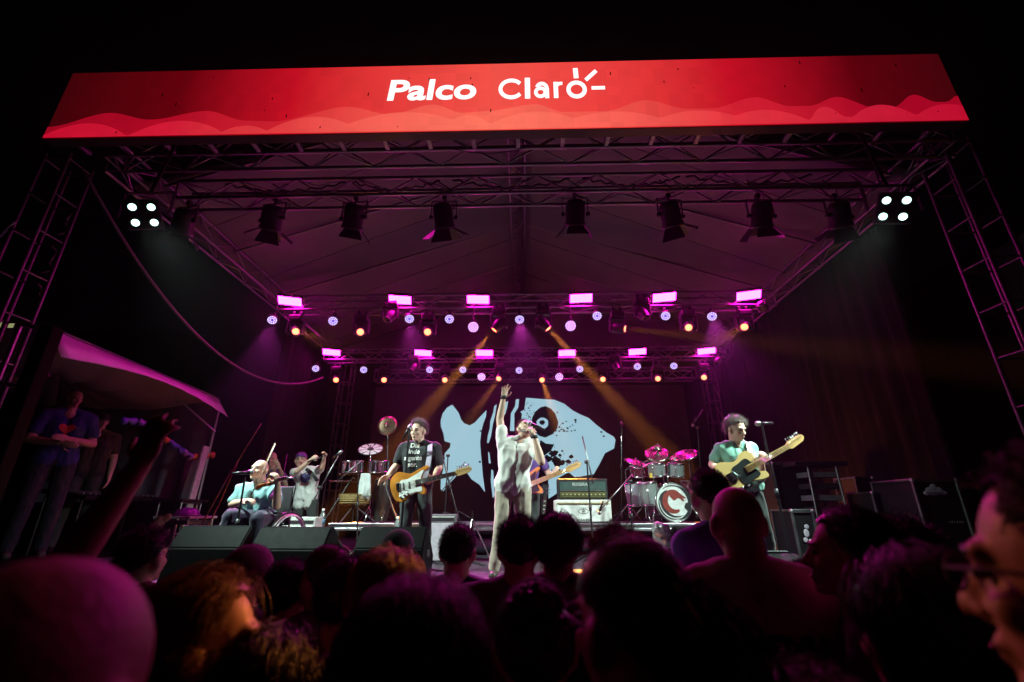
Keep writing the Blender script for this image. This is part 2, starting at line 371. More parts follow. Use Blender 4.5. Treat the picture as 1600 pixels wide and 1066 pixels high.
wave('crest_print', w2_m, BY - .004, lambda t: crest(t, [(.045, .2, .05), (.15, .21, .055), (.225, .12, .03), (.30, .23, .055), (.40, .27, .08), (.47, .21, .03), (.545, .24, .06), (.63, .22, .07), (.72, .21, .06), (.79, .20, .05), (.855, .23, .02), (.868, .08, .05), (.915, .24, .04), (.985, .23, .045)], .015))
# lettering: Palco in a bold slanted face, Claro drawn as strokes with three rays
def put_letters(name, me, px, py, parent):
    p = at(px, py, BY); o = link(name, me, parent, Matrix.Translation(Vector((p.x, BY - .012, p.z)) - Vector(L0)) @ FACE); return o
sp = BW / 1400.0            # metres per photo pixel along the banner, about
me = text_mesh('Palco', .455, white_m, off=.011, shear=.06, th=.003, sx=1.03)
xs = [v.co.x for v in me.vertices]; wid = max(xs) - min(xs); tgt = at(744, 140, BY).x - at(607, 140, BY).x
me.transform(Matrix.Diagonal((tgt / wid, 1, 1, 1))); xs = [v.co.x for v in me.vertices]; me.transform(Matrix.Translation((-(max(xs) + min(xs)) / 2, 0, 0)))
put_letters('lettering', me, 675.5, 143, ban)
b = MB()
def stroke(pts, w_):
    n = len(pts); 
    for i in range(n - 1):
        a = Vector(pts[i]); c = Vector(pts[i + 1]); d = (c - a).normalized(); nn = Vector((-d.y, d.x)) * w_ / 2; e = d * (w_ * .12 if n > 3 else 0)
        q = [a - e + nn, c + e + nn, c + e - nn, a - e - nn]
        vs = [b.bm.verts.new((v.x, v.y, .0004 * (i % 2))) for v in q[::-1]]; b.bm.faces.new(vs)
def arc(cx, cy, rx, ry, a0, a1, n=22): return [(cx + rx * math.cos(R(a0 + (a1 - a0) * i / n)), cy + ry * math.sin(R(a0 + (a1 - a0) * i / n))) for i in range(n + 1)]
# units: cap height 1, baseline 0
stroke(arc(.66, .5, .54, .42, 40, 320, 30), .19)
stroke([(1.46, 0), (1.46, 1.04)], .26)
stroke(arc(2.1, .30, .235, .20, 0, 360, 24), .17); stroke([(2.42, -.0), (2.42, .46)], .2); stroke(arc(2.17, .47, .25, .26, 0, 158, 14), .18)
stroke([(2.86, 0), (2.86, .80)], .22); stroke(arc(3.12, .44, .27, .28, 170, 78, 10), .16)
stroke(arc(3.88, .40, .40, .345, 0, 360, 30), .20)
stroke([(3.90, .96), (3.88, 1.48)], .24); stroke([(4.36, .86), (4.92, 1.33)], .19); stroke([(4.62, .46), (5.28, .46)], .17)
me = b.mesh('lettering', white_m)
un = (at(944, 140, BY).x - at(779, 140, BY).x) / 5.22
me.transform(Matrix.Translation((-.03 * un, 0, 0)) @ Matrix.Diagonal((un, un * 1.34, 1, 1)))
put_letters('logo', me, 779, 156.5, ban)
b = MB(L0)
random.seed(3)
for k in range(26):
    x = random.uniform(BX0 + .2, BX1 - .2); z = random.uniform(BZ0 + .05, BZ1 - .1); b.box((x, BY - .006, z), (.012, .002, random.choice((.012, .03, .05))))
b.build('dead_pixel', BLK, ban)
for k in range(20):
    x = BX0 + .3 + k * (BW - .6) / 19
    MB(L0).box((x, BY + .2, BZ0 + .03), (.05, .2, .05), bev=.006).build('hanging_bracket', STEEL, ban)
for k in range(3):
    sag('banner_wire', 'thin wire hanging under the banner, %s' % ('first from the white tent', 'between the other two', 'nearest the ladder tower on the right')[k], (BX0 + 1.2 + k * 3.6, BY + .25, BZ0 + .0), (BX0 + 2.3 + k * 3.6, BY + .25, BZ0 + .0), .12, .006, RUB)

# ------------------------------------------------------------------ LED screen with the fish
SY = 11.95
scr = thing('led_screen', 'big dark LED screen showing a pale blue fish', 'screen', (0, SY, FLOOR))
MB((0, SY, FLOOR)).box((.15, SY + .09, FLOOR + 1.95), (8.3, .14, 3.7)).build('cabinet', BLK, scr)
scrm = emat('screen_black', (.010, .007, .010), .5)
pnm = MB().box((0, 0, 0), (.498, .012, .498)).mesh('screen_panel', mat('screen_face', (.012, .011, .013), .5))
for i in range(16):
    for j in range(7): link('screen_panel', pnm, scr, Matrix.Translation((-3.85 + i * .5 + .25, .006, .2 + j * .5 + .25)))
fishm = emat('fish_blue', lin(156, 197, 212), 1.0, True)
darkm = emat('fish_dark', (.006, .005, .007), .6)
def decal(name, px, m, dy, parent=scr):
    b = MB((0, SY, FLOOR)); P = [at(x, y, SY) for x, y in px]
    vs = [b.bm.verts.new(Vector((p.x, SY - dy, p.z)) - b.o) for p in P]; f = b.bm.faces.new(vs)
    if f.normal.y > 0 or True:
        f.normal_update()
        if f.normal.y > 0: f.normal_flip()
    bmesh.ops.triangulate(b.bm, faces=b.bm.faces[:]); return b.build(name, m, parent)
def Z(pts): return [(670 + x * 310 / 1600, 600 + y * 200 / 1032) for x, y in pts]
decal('fish_print', Z([(190, 168), (215, 200), (240, 232), (262, 290), (285, 318), (330, 336), (372, 312), (410, 270), (466, 212), (462, 262), (440, 320), (424, 380), (414, 470), (420, 560), (428, 640), (436, 740), (446, 810), (454, 874), (408, 812), (345, 770), (288, 686), (235, 730), (150, 820), (118, 866), (96, 850), (98, 760), (118, 690), (116, 640), (130, 560), (172, 512), (176, 478), (128, 462), (118, 400), (98, 345), (96, 300), (112, 240), (150, 190)]), fishm, .012)
decal('fish_print', Z([(784, 112), (900, 122), (1010, 128), (1090, 160), (1160, 215), (1215, 244), (1290, 276), (1350, 330), (1430, 392), (1490, 426), (1505, 452), (1494, 520), (1420, 560), (1380, 640), (1330, 728), (1230, 745), (1176, 752), (1132, 716), (1110, 720), (1040, 760), (1038, 880), (966, 926), (962, 720), (880, 640), (806, 636), (730, 560), (720, 420), (740, 330), (752, 240), (736, 226), (770, 210)]), fishm, .012)
for st in ([(548, 165), (534, 260), (516, 330), (502, 420), (484, 476), (470, 478), (476, 420), (492, 360), (496, 300), (520, 230), (528, 180)],
           [(640, 140), (632, 190), (618, 240), (600, 270), (604, 190), (614, 150)],
           [(728, 122), (722, 190), (690, 240), (690, 380), (655, 380), (662, 240), (696, 180), (702, 126)],
           [(478, 545), (490, 560), (500, 640), (484, 640)], [(505, 690), (520, 700), (532, 900), (516, 920), (500, 780)]):
    decal('fish_stripe', Z(st), fishm, .012)
def blob(cx, cy, rx, ry, n=18, j=.12, seed=0):
    r_ = random.Random(seed); return [(cx + math.cos(k * 2 * math.pi / n) * rx * (1 + r_.uniform(-j, j)), cy + math.sin(k * 2 * math.pi / n) * ry * (1 + r_.uniform(-j, j))) for k in range(n)]
decal('eye_patch', Z([(940, 180), (985, 200), (1020, 240), (1044, 310), (1036, 360), (1000, 405), (940, 434), (890, 420), (846, 380), (830, 320), (834, 270), (860, 222), (900, 190)]), darkm, .016)
decal('eye_ring', Z(blob(916, 318, 48, 46, 20, .05, 1)), fishm, .020)
decal('pupil', Z(blob(914, 312, 22, 20, 14, .12, 2)), darkm, .024)
decal('fish_mouth', Z([(900, 452), (945, 482), (1012, 488), (985, 540), (930, 580), (880, 612), (820, 622), (800, 600), (850, 560), (890, 510)]), darkm, .016)
random.seed(11)
for k in range(46):
    cx, cy = random.gauss(1010, 42), random.gauss(590, 48); s_ = random.uniform(5, 22) * (1.6 if k < 5 else 1)
    decal('ink_spot', Z(blob(cx, cy, s_, s_ * .8, 9, .3, k)), darkm, .016 + .0002 * k)
for k in range(26):
    cx, cy = random.gauss(1085, 45), random.gauss(378, 38); s_ = random.uniform(3, 11)
    decal('ink_spot', Z(blob(cx, cy, s_, s_ * .7, 8, .3, k + 60)), darkm, .016 + .0002 * k)
for k in range(40):
    cx, cy = random.uniform(756, 850), random.uniform(150, 300); s_ = random.uniform(2, 5)
    decal('ink_spot', Z(blob(cx, cy, s_, s_ * 1.2, 6, .3, k + 90)), darkm, .016 + .0002 * k)
for (cx, cy, s_) in ((1390, 388, 8), (1410, 422, 8), (1182, 292, 10), (412, 628, 9), (418, 380, 7), (1150, 380, 6), (1036, 230, 6)):
    decal('ink_spot', Z(blob(cx, cy, s_, s_, 8, .2, 5)), darkm, .016)
random.seed(5)

# ------------------------------------------------------------------ white tent on the wing
TX = -6.0
na = atx(96, 558, TX); fa = atx(357, 652, TX); nt_ = atx(100, 520, TX - .3); ft_ = atx(360, 630, TX - .3)
tentz = (na.z + fa.z) / 2
tent = thing('canopy_tent', 'white pagoda tent lit pink beside the stage', 'tent', (TX, na.y, FLOOR))
tm = mat('tent_fabric', (.8, .78, .8), .55, var=.08, scale=2, bump=.1, bscale=6)
o0 = Vector((TX, na.y, FLOOR))
b = MB(o0); n = 26; A_ = []; B_ = []
for i in range(n + 1):
    t = i / n; y = na.y + (fa.y - na.y) * t
    zt = nt_.z + (ft_.z - nt_.z) * t ; zb = na.z + (fa.z - na.z) * t + .19 * math.sin(t * math.pi)
    A_.append(b.bm.verts.new(Vector((TX + .01 * math.sin(i * 2.1), y, zb)) - o0)); B_.append(b.bm.verts.new(Vector((TX - .30, y, zt)) - o0))
for i in range(n): b.bm.faces.new((A_[i], A_[i + 1], B_[i + 1], B_[i])).smooth = True
o = b.build('valance', tm, tent); o.modifiers.new('thickness', 'SOLIDIFY').thickness = .006
# pagoda roof, near side valance, rear cloth
pk = Vector((TX - 1.9, (na.y + fa.y) / 2, tentz + .42)); cs = [Vector((TX - .25, na.y, nt_.z)), Vector((TX - .25, fa.y, ft_.z)), Vector((TX - 3.6, fa.y, ft_.z)), Vector((TX - 3.6, na.y, nt_.z))]
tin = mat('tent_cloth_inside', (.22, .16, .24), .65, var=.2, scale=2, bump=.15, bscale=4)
for k in range(4):
    a, c = cs[k], cs[(k + 1) % 4]; b = MB(o0); rows = []
    for i in range(11):
        t = i / 10; rows.append([b.bm.verts.new((a.lerp(c, j / 12).lerp(pk, t) - Vector((0, 0, .45 * math.sin(t * math.pi) * (1 - t * .4))) + Vector((0, 0, .06 * math.sin(j * 2.2 + k) * math.sin(t * math.pi)))) - o0) for j in range(13)])
    for r0, r1 in zip(rows, rows[1:]):
        for j in range(12): b.bm.faces.new((r0[j], r0[j + 1], r1[j + 1], r1[j])).smooth = True
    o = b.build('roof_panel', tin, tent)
for (a, c) in ((cs[1], cs[2]), (cs[2], cs[3])):
    b = MB(o0); rows = []
    for i in range(7):
        t = i / 6; z = -.02 - (t * 2.0); rows.append([b.bm.verts.new((a.lerp(c, j / 40) + Vector((0, 0, z)) + Vector((.05 * math.sin(j * 1.3) * t, .05 * math.sin(j * 1.1) * t, 0))) - o0) for j in range(41)])
    for r0, r1 in zip(rows, rows[1:]):
        for j in range(40): b.bm.faces.new((r0[j], r0[j + 1], r1[j + 1], r1[j])).smooth = True
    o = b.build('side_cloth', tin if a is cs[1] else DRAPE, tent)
for c, nm in ((cs[0], 0), (cs[1], 1), (cs[2], 2), (cs[3], 3)):
    bar('pole', (c.x, c.y, FLOOR), (c.x, c.y, c.z - .15), .038, STEEL, tent)
bar('roof_strut', (TX, fa.y - .3, fa.z - .35), (TX - .75, fa.y - 1.2, fa.z + .5), .02, STEEL, tent)
wing = MB().box((-8.2, 7.2, (FLOOR - .01) / 2), (4.4, 5.2, FLOOR - .01)).build('wing_platform', DRAPE); struct(wing)
# white leaning panel by the far pole
lp = MB((0, 0, 0)); q = Quaternion((0, 1, 0), R(9)); pp = atx(318, 765, TX - .02)
lp.box((0, 0, .9), (.04, .16, 1.8), bev=.006); o = lp.build('leaning_plank', mat('white_board', (.6, .62, .6), .5)); o.location = (pp.x - .12, pp.y - .15, FLOOR); o.rotation_euler = (R(-4), 0, 0); tag(o, 'pale board standing against the far pole of the tent', 'board')

# ================================================================== lamps
MAG = (1.0, .10, .62)
strobe_m = emat('strobe_pink', (1.0, .0060, .50), 108.0, True)
amb_m = emat('amber_lens', (1.0, .19, .085), 4.8)
amb_hot = emat('amber_lens_bright', (1.0, .10, .025), 24.0)
led_m = emat('led_white_violet', (.72, .60, 1.0), 1.7)
vio_m = emat('led_violet', (1.0, .55, 1.0), 3.0)
ring_m = emat('led_glow_blue', (.16, .05, .85), .9)
blind_m = emat('blinder_lens', (.55, 1.0, .86), 3.0)
ORD = ['first', 'second', 'third', 'fourth', 'fifth', 'sixth', 'seventh', 'eighth', 'ninth', 'tenth', 'eleventh']
me_clamp = MB().box((0, 0, 0), (.06, .07, .07), bev=.01).tube((0, 0, -.12), (0, 0, 0), .012).mesh('clamp', BLKM)

def spot(parent, loc, d, energy, colr, ang, blend=.25, r=.04):
    l = bpy.data.lights.new('lamp_beam', 'SPOT'); l.energy = energy; l.color = colr; l.spot_size = R(ang); l.spot_blend = blend; l.shadow_soft_size = r
    o = bpy.data.objects.new('lamp_beam', l); col.objects.link(o); o.parent = parent
    o.matrix_basis = Matrix.Translation(loc) @ (aimq(d) @ Quaternion((1, 0, 0), math.pi)).to_matrix().to_4x4(); return o

# pink strobe panels: yoke bar, housing, cooling fins, glowing face
def strobe_meshes(W, H):
    a = MB().box((0, 0, -.05), (W + .03, H + .03, .08), bev=.01).mesh('housing', BLK)
    f = MB(); f.box((0, 0, -.004), (W, H, .012)); f = f.mesh('light_face', strobe_m)
    y = MB(); y.box((0, -H / 2 - .05, -.06), (W + .09, .02, .03)); y.box((-W / 2 - .04, -.02, -.06), (.012, H * .8, .03)); y.box((W / 2 + .04, -.02, -.06), (.012, H * .8, .03)); y.box((0, -H / 2 - .10, -.06), (.12, .09, .03)); y = y.mesh('yoke', ALUD)
    fins = MB()
    for k in range(9): fins.box((-W / 2 + W * (k + .5) / 9, 0, -.11), (.006, H, .05))
    return a, f, y, fins.mesh('cooling_fin', BLKM)
sm1 = strobe_meshes(.42, .19)
def strobe(px, py, Y, label, group):
    p = at(px, py, Y); t = thing('strobe_light', label, 'stage light', p, group)
    d = Vector((-p.x * .03, -.42, -.9)).normalized(); Q = aimq(d).to_matrix().to_4x4()
    for me, nm in zip(sm1, ('housing', 'light_face', 'yoke', 'cooling_fin')): link(nm, me, t, Q)
for k, (x, y) in enumerate([(453, 471), (625, 469), (747, 468.5), (908, 466.5), (1038, 465), (1170, 462)]):
    strobe(x, y, T3Y - .14, 'glowing pink strobe panel, %s of six on the upper lamp truss from the tent side' % ORD[k], 'strobe panels on the upper truss')
for k, (x, y) in enumerate([(518, 551), (661, 552), (757, 552), (886, 552), (996, 550), (1104, 549)]):
    strobe(x, y, T4Y - .14, 'glowing pink strobe panel, %s of six on the lower lamp truss from the tent side' % ORD[k], 'strobe panels on the lower truss')

# LED par cans
def led_face(r, dots, m):
    b = MB()
    for (x, y, rr) in dots: b.lathe([(0, .0), (rr, 0.0), (rr, -.004)], Matrix.Translation((x * r, y * r, .004)), 10)
    return b
dots = [(math.cos(a * math.pi / 3.5) * .42, math.sin(a * math.pi / 3.5) * .42, .013) for a in range(7)] + [(math.cos(a * math.pi / 6) * .80, math.sin(a * math.pi / 6) * .80, .0145) for a in range(12)]
PR = .095
can_me = MB().lathe([(0, -.17), (.05, -.17), (.075, -.14), (PR, -.10), (PR, .012), (PR - .007, .012), (PR - .008, 0), (0, 0)], n=20).mesh('can', BLK)
led_me = led_face(PR, dots, led_m).mesh('led_lens', led_m); vio_me = led_face(PR * 1.0, [(x, y, .0105) for x, y, r_ in dots] + [(0, 0, .0105)], vio_m).mesh('led_lens', vio_m)
glow_me = MB().lathe([(0, .001), (PR - .006, .001)], n=20).mesh('front_plate', ring_m)
yoke_me = MB().box((0, 0, .13), (.22, .02, .006)).box((-.108, 0, .06), (.005, .02, .14)).box((.108, 0, .06), (.005, .02, .14)).mesh('yoke', BLKM)
fin_me = MB()
for k in range(14):
    a = k * 2 * math.pi / 14; fin_me.box((math.cos(a) * .085, math.sin(a) * .085, -.08), (.02, .004, .12), Quaternion((0, 0, 1), a))
fin_me = fin_me.mesh('cooling_fin', BLKM)
def par(px, py, Y, ztop, label, group, d, lens=led_me, power=0, colr=(.45, .3, 1), s=1.0, dark=False, cone=42):
    p = at(px, py, Y); t = thing('led_par_light', label, 'stage light', p, group); d = Vector(d).normalized()
    Qm = aimq(d).to_matrix().to_4x4() @ Matrix.Diagonal((s, s, s, 1)); c = link('can', can_me, t, Matrix.Translation(-d * .06) @ Qm); link('cooling_fin', fin_me, c)
    if not dark: link('front_plate', glow_me, c); link('led_lens', lens, c)
    link('yoke', yoke_me, t, Matrix.Translation((0, .05, .0))); link('clamp', me_clamp, t, Matrix.Translation((0, .05, .17)))
    if ztop - p.z > .3: bar('hanging_rod', p + Vector((0, .05, .15)), (p.x, p.y + .05, ztop), .012, BLKM, t)
    if power: spot(t, d * .1, d, power, colr, cone, .5, .06)
PT = {0: (-3.2, 5.3, 2.0), 2: (-1.15, 5.5, 2.4), 4: (.12, 5.1, 2.3), 7: (2.5, 5.2, 2.4)}
for k, (x, y, vx) in enumerate([(425, 502, 0), (520, 503, 0), (640, 500, 0), (702, 500, 0), (812, 501, 0), (933, 495, 0), (1040, 495, 0), (1113, 496, 0)]):
    X = (x - 800) / 400
    par(x, y, T3Y - .05, T3Z, 'white violet LED par can, %s on the upper lamp truss from the tent side' % ORD[k], 'LED par cans on the upper truss', (Vector(PT[k]) - at(x, y, T3Y - .05)) if k in PT else (-X * .45, -.75, -.62), led_me, 2800 if k in PT else 0, (1.0, .06, .75), cone=26)
for k, (x, y) in enumerate([(493, 577), (568, 579), (671, 579), (723, 579), (811, 580), (906, 578), (996, 574), (1053, 573)]):
    X = (x - 800) / 400
    par(x, y, T4Y - .05, T4Z, 'white violet LED par can, %s on the lower lamp truss from the tent side' % ORD[k], 'LED par cans on the lower truss', (-X * .45, -.8, -.55), led_me, 0)
for k, (x, y, Y, z, nm) in enumerate([(739, 512, T3Y - .1, T3Z, 'purple LED wash head on the upper truss left of the two bright amber beams'), (892, 510, T3Y - .1, T3Z, 'purple LED wash head on the upper truss right of the two bright amber beams'), (752, 590, T4Y - .1, T4Z, 'purple LED wash head on the lower truss above the raised arm of the singer'), (874, 590, T4Y - .1, T4Z, 'purple LED wash head on the lower truss above the eye of the fish')]):
    par(x, y, Y, z, nm, 'purple wash heads', (0, -.85, -.5), vio_me, 0, s=1.15)
par(1196, 487, T3Y - .1, T3Z, 'pink lit par can turned away at the far end of the upper truss', 'turned away par cans', (.6, .5, -.6), dark=True)
par(1128, 570, T4Y - .1, T4Z, 'pink lit par can turned away at the far end of the lower truss', 'turned away par cans', (.6, .5, -.6), dark=True)

# moving heads
mh_base = MB().box((0, 0, .0), (.26, .24, .11), bev=.02).box((0, 0, .07), (.2, .06, .05)).mesh('base', BLK)
mh_yoke = MB().box((0, 0, -.07), (.30, .13, .04), bev=.012).box((-.145, 0, -.20), (.035, .12, .26), bev=.012).box((.145, 0, -.20), (.035, .12, .26), bev=.012).mesh('yoke', BLK)
mh_head = MB().lathe([(0, -.17), (.07, -.165), (.10, -.13), (.11, -.02), (.105, .05), (.085, .13), (.080, .15), (.07, .15), (.066, .135), (0, .135)], n=20).mesh('head', BLK)
mh_rim = MB().lathe([(.081, .12), (.086, .15), (.083, .155), (.068, .155), (.066, .14)], n=20).mesh('lens_ring', ALUD)
lens_pts = [(0, .150), (.03, .149), (.058, .143), (.064, .138)]
mh_lens = MB().lathe(lens_pts, n=20).mesh('lens', amb_m); mh_lensh = MB().lathe(lens_pts, n=20).mesh('lens', amb_hot)
AMB = (1.0, .30, .035)
def moving_head(px, py, Y, ztop, label, group, d, power=0, ang=9, hot=False, lit=True, blend=.3):
    p = at(px, py, Y); d = Vector(d).normalized(); piv = p - d * .15
    t = thing('moving_head_light', label, 'stage light', piv, group)
    zb = .26
    link('base', mh_base, t, Matrix.Translation((0, 0, zb))); link('yoke', mh_yoke, t, Matrix.Translation((0, 0, zb)))
    h = link('head', mh_head, t, aimq(d).to_matrix().to_4x4()); link('lens_ring', mh_rim, h)
    if lit: link('lens', mh_lensh if hot else mh_lens, h)
    link('clamp', me_clamp, t, Matrix.Translation((-.07, 0, zb + .12))); link('clamp', me_clamp, t, Matrix.Translation((.07, 0, zb + .12)))
    if ztop - piv.z > zb + .2:
        for dx in (-.07, .07): bar('hanging_rod', piv + Vector((dx, 0, zb + .1)), (piv.x + dx, piv.y, ztop), .012, BLKM, t)
    if power: spot(t, d * .2, d, power, AMB, ang, 1.0 if power > 9000 else blend, .05)
def dirto(px, py, Y, q): return Vector(q) - at(px, py, Y)
H3 = [(462, 518), (563, 519), (668, 519), (772, 516), (857, 514), (977, 514), (1076, 512), (1163, 511)]
aim3 = [tuple(at(1490, 830, .52)), (-4.2, 4.4, 1.2), (-3.2, 4.0, 2.0), tuple(at(613, 705, 8.2)), tuple(at(1045, 715, 8.2)), (5.75, 5.75, 3.45), (1.6, .8, 1.3), tuple(at(375, 925, 1.0))]
pow3 = [600, 0, 0, 2000000, 2000000, 330000, 0, 2300]; ang3 = [3.0, 9, 9, 11, 11, 9, 12, 2.8]
for k, ((x, y), q) in enumerate(zip(H3, aim3)):
    d = dirto(x, y, T3Y - .1, q) if pow3[k] else (-(x - 800) / 700, -1, -.55)
    moving_head(x, y, T3Y - .1, T3Z, 'amber moving head, %s on the upper lamp truss from the tent side' % ORD[k], 'amber moving heads on the upper truss', d, pow3[k], ang3[k], hot=k in (3, 4))
H4 = [(525, 594), (600, 594), (695, 594), (779, 592), (847, 594), (942, 593), (1028, 592), (1100, 590)]
for k, (x, y) in enumerate(H4):
    d = Vector((-(x - 800) / 700, -1, -.5)); pw = 0
    if k == 3: d = dirto(x, y, T4Y - .1, (-1.9, 6.5, 1.2)); pw = 52000
    if k == 4: d = dirto(x, y, T4Y - .1, (.95, 6.0, 1.2)); pw = 52000
    moving_head(x, y, T4Y - .1, T4Z, 'amber moving head, %s on the lower lamp truss from the tent side' % ORD[k], 'amber moving heads on the lower truss', d, pw, 8)
for k, (x, y, Y, z, nm) in enumerate([(604, 500, T3Y, T3Z, 'unlit moving head between lamps on the upper truss above the percussion'), (1010, 497, T3Y, T3Z, 'unlit moving head between lamps on the upper truss above the drum kit'), (642, 580, T4Y, T4Z, 'unlit moving head between lamps on the lower truss left of the fish'), (965, 578, T4Y, T4Z, 'unlit moving head between lamps on the lower truss right of the fish')]):
    moving_head(x, y, Y - .1, z, nm, 'unlit moving heads', (.3 if k % 2 else -.3, -.5, -.8), lit=False)

# barn door spotlights on the second truss, seen from behind
fr_body = MB().lathe([(0, -.20), (.09, -.2), (.125, -.16), (.135, -.10), (.135, .10), (.15, .12), (.15, .16), (.135, .16), (.13, .10), (0, .10)], n=20).mesh('body', BLK)
fr_yoke = MB().box((0, 0, .27), (.37, .03, .008)).box((-.18, 0, .12), (.008, .03, .30)).box((.18, 0, .12), (.008, .03, .30)).tube((-.2, 0, 0), (-.15, 0, 0), .03).tube((.15, 0, 0), (.2, 0, 0), .03).mesh('yoke', BLKM)
fr_lens = MB().lathe([(0, .115), (.07, .11), (.128, .10)], n=20).mesh('lens', mat('fresnel_glass', (.3, .3, .32), .1, .0, .05))
fr_vent = MB()
for k in range(6): fr_vent.box((0, .137, -.12 + k * .035), (.12, .012, .012))
fr_vent = fr_vent.mesh('vent', BLKM)
door_me = MB().prism([(-.10, 0), (.10, 0), (.155, .2), (-.155, .2)], .004).mesh('barn_door', BLK)
for k, (x, y) in enumerate([(287, 348), (425, 343), (552, 341), (693, 340), (899, 335), (1048, 337), (1190, 338), (1312, 338)]):
    p = at(x, y, T2Y + .12); t = thing('fresnel_spotlight', 'black spotlight with open barn doors, %s of eight on its truss from the tent side' % ORD[k], 'spotlight', p, 'barn door spotlights')
    aim = [-.5, -.35, -.25, .1, .0, .35, .1, .3][k]; d = Vector((aim, .62, -.95)).normalized(); Qm = aimq(d).to_matrix().to_4x4()
    bd = link('body', fr_body, t, Qm); link('lens', fr_lens, bd); link('vent', fr_vent, bd)
    for j in range(4):
        a = j * math.pi / 2; sw = [1.0, .55, 1.0, .7][(j + k) % 4]
        dm = Matrix.Translation(d * .16) @ Qm @ Matrix.Rotation(a, 4, 'Z') @ Matrix.Translation((0, .14, 0)) @ Matrix.Rotation(R(90) - sw, 4, 'X')
        link('barn_door', door_me, t, dm)
    link('yoke', fr_yoke, t, Matrix.Rotation(aim * .4, 4, 'Z')); link('clamp', me_clamp, t, Matrix.Translation((0, 0, .33)))
    b = MB(p); b.path([p + Vector((.03, .05, .1)), p + Vector((.16, .1, .28)), p + Vector((.1, .05, .5)), p + Vector((-.1, 0, .62))], .009); b.build('cord', RUB, t)

# four-lamp blinders at the truss ends: they light the band from above the stage edge
bl_lens = MB().lathe([(0, .03), (.03, .026), (.058, .012)], n=18).mesh('lamp', blind_m)
bl_cup = MB().lathe([(.062, .03), (.068, .035), (.072, .02), (.06, -.08), (0, -.1)], n=18).mesh('reflector', BLK)
for k, (x, y, q, lb) in enumerate([(224, 336, (-1.5, 5.6, 1.4), 'square four lamp white blinder at the truss end above the tent'), (1398, 326, (1.3, 5.6, 1.4), 'square four lamp white blinder at the truss end by the ladder tower')]):
    p = at(x, y, 4.2); t = thing('blinder_light', lb, 'stage light', p, 'four lamp blinders')
    d = (Vector(q) - p).normalized(); dv = (C0 - p).normalized(); xr = (_r - dv * _r.dot(dv)).normalized(); Qm = Matrix((xr, dv.cross(xr), dv)).transposed().to_4x4()
    link('housing', MB().box((0, 0, -.12), (.34, .34, .1), bev=.02).mesh('housing', BLK), t, Qm)
    for i in (-1, 1):
        for j in (-1, 1):
            c = link('reflector', bl_cup, t, Qm @ Matrix.Translation((i * .084, j * .084, 0)) @ Matrix.Diagonal((.66, .66, .8, 1))); link('lamp', bl_lens, c)
    link('yoke', MB().box((0, 0, .3), (.6, .03, .01)).box((-.29, 0, .14), (.01, .03, .33)).box((.29, 0, .14), (.01, .03, .33)).mesh('yoke', BLKM), t)
    bar('hanging_rod', p + Vector((0, 0, .3)), (p.x, p.y + .1, T1Z), .02, BLKM, t)
    spot(t, d * .15, d, 2100, (.74, 1.0, .90), 84, 1.0, .16)

# ================================================================== people: one continuous body each, clothes and hair as its parts
SKIN = mat('skin', (.66, .42, .31), .5, var=.1, scale=8, bump=.05, bscale=300, sss=.08)
SKIND = mat('skin_tanned', (.42, .24, .17), .5, var=.1, scale=8, bump=.05, bscale=300, sss=.08)
EYE = mat('eye', (.06, .04, .03), .15)
TEETH = mat('lips', (.32, .12, .10), .4)
HAIR = {'black': mat('hair_black', (.012, .010, .010), .38, var=.3), 'brown': mat('hair_brown', (.045, .026, .016), .4, var=.3),
        'grey': mat('hair_grey', (.13, .10, .085), .45, var=.3), 'blond': mat('hair_blond', (.30, .18, .07), .42, var=.3), 'red': mat('hair_red', (.20, .045, .02), .42, var=.3)}
def cloth(name, c, **k): return mat('cloth_' + name, c, k.pop('rough', .85), var=.12, scale=10, bump=.12, bscale=220, sheen=.15, **k)

def voxel(mb, size, smooth=3, fold=0.0, fseed=0, name='body'):
    """grow one continuous skin over the overlapping volumes of a builder"""
    me = mb.mesh(name); o = bpy.data.objects.new(name, me); _tmp.collection.objects.link(o)
    md = o.modifiers.new('remesh', 'REMESH'); md.mode = 'VOXEL'; md.voxel_size = size; md.use_smooth_shade = True
    if smooth: sm_ = o.modifiers.new('smooth', 'SMOOTH'); sm_.factor = .5; sm_.iterations = smooth
    vl = _tmp.view_layers[0]; vl.update(); out = bpy.data.meshes.new_from_object(o.evaluated_get(vl.depsgraph))
    bpy.data.objects.remove(o); bpy.data.meshes.remove(me)
    if fold:
        n = len(out.vertices); co = np.empty(n * 3, 'f'); nr = np.empty(n * 3, 'f'); out.vertices.foreach_get('co', co); out.vertices.foreach_get('normal', nr)
        co = co.reshape(-1, 3); nr = nr.reshape(-1, 3)
        for i in range(n):
            p = co[i]; v = mnoise.noise((p[0] * 9 + fseed + p[2] * 4, p[1] * 9, p[2] * 5 - p[0] * 6)); v2 = mnoise.noise((p[0] * 22 + fseed, p[1] * 22, p[2] * 12 + p[0] * 14))
            co[i] += nr[i] * (fold * (1 - abs(v) * 3.2) + fold * .45 * v2)
        out.vertices.foreach_set('co', co.ravel()); out.update()
    out.polygons.foreach_set('use_smooth', [True] * len(out.polygons))
    return out

def basis(fwd, up):
    f = Vector(fwd).normalized(); r_ = f.cross(Vector(up)).normalized(); u = r_.cross(f)
    return Matrix((r_, f, u)).transposed()            # columns: right, forward, up

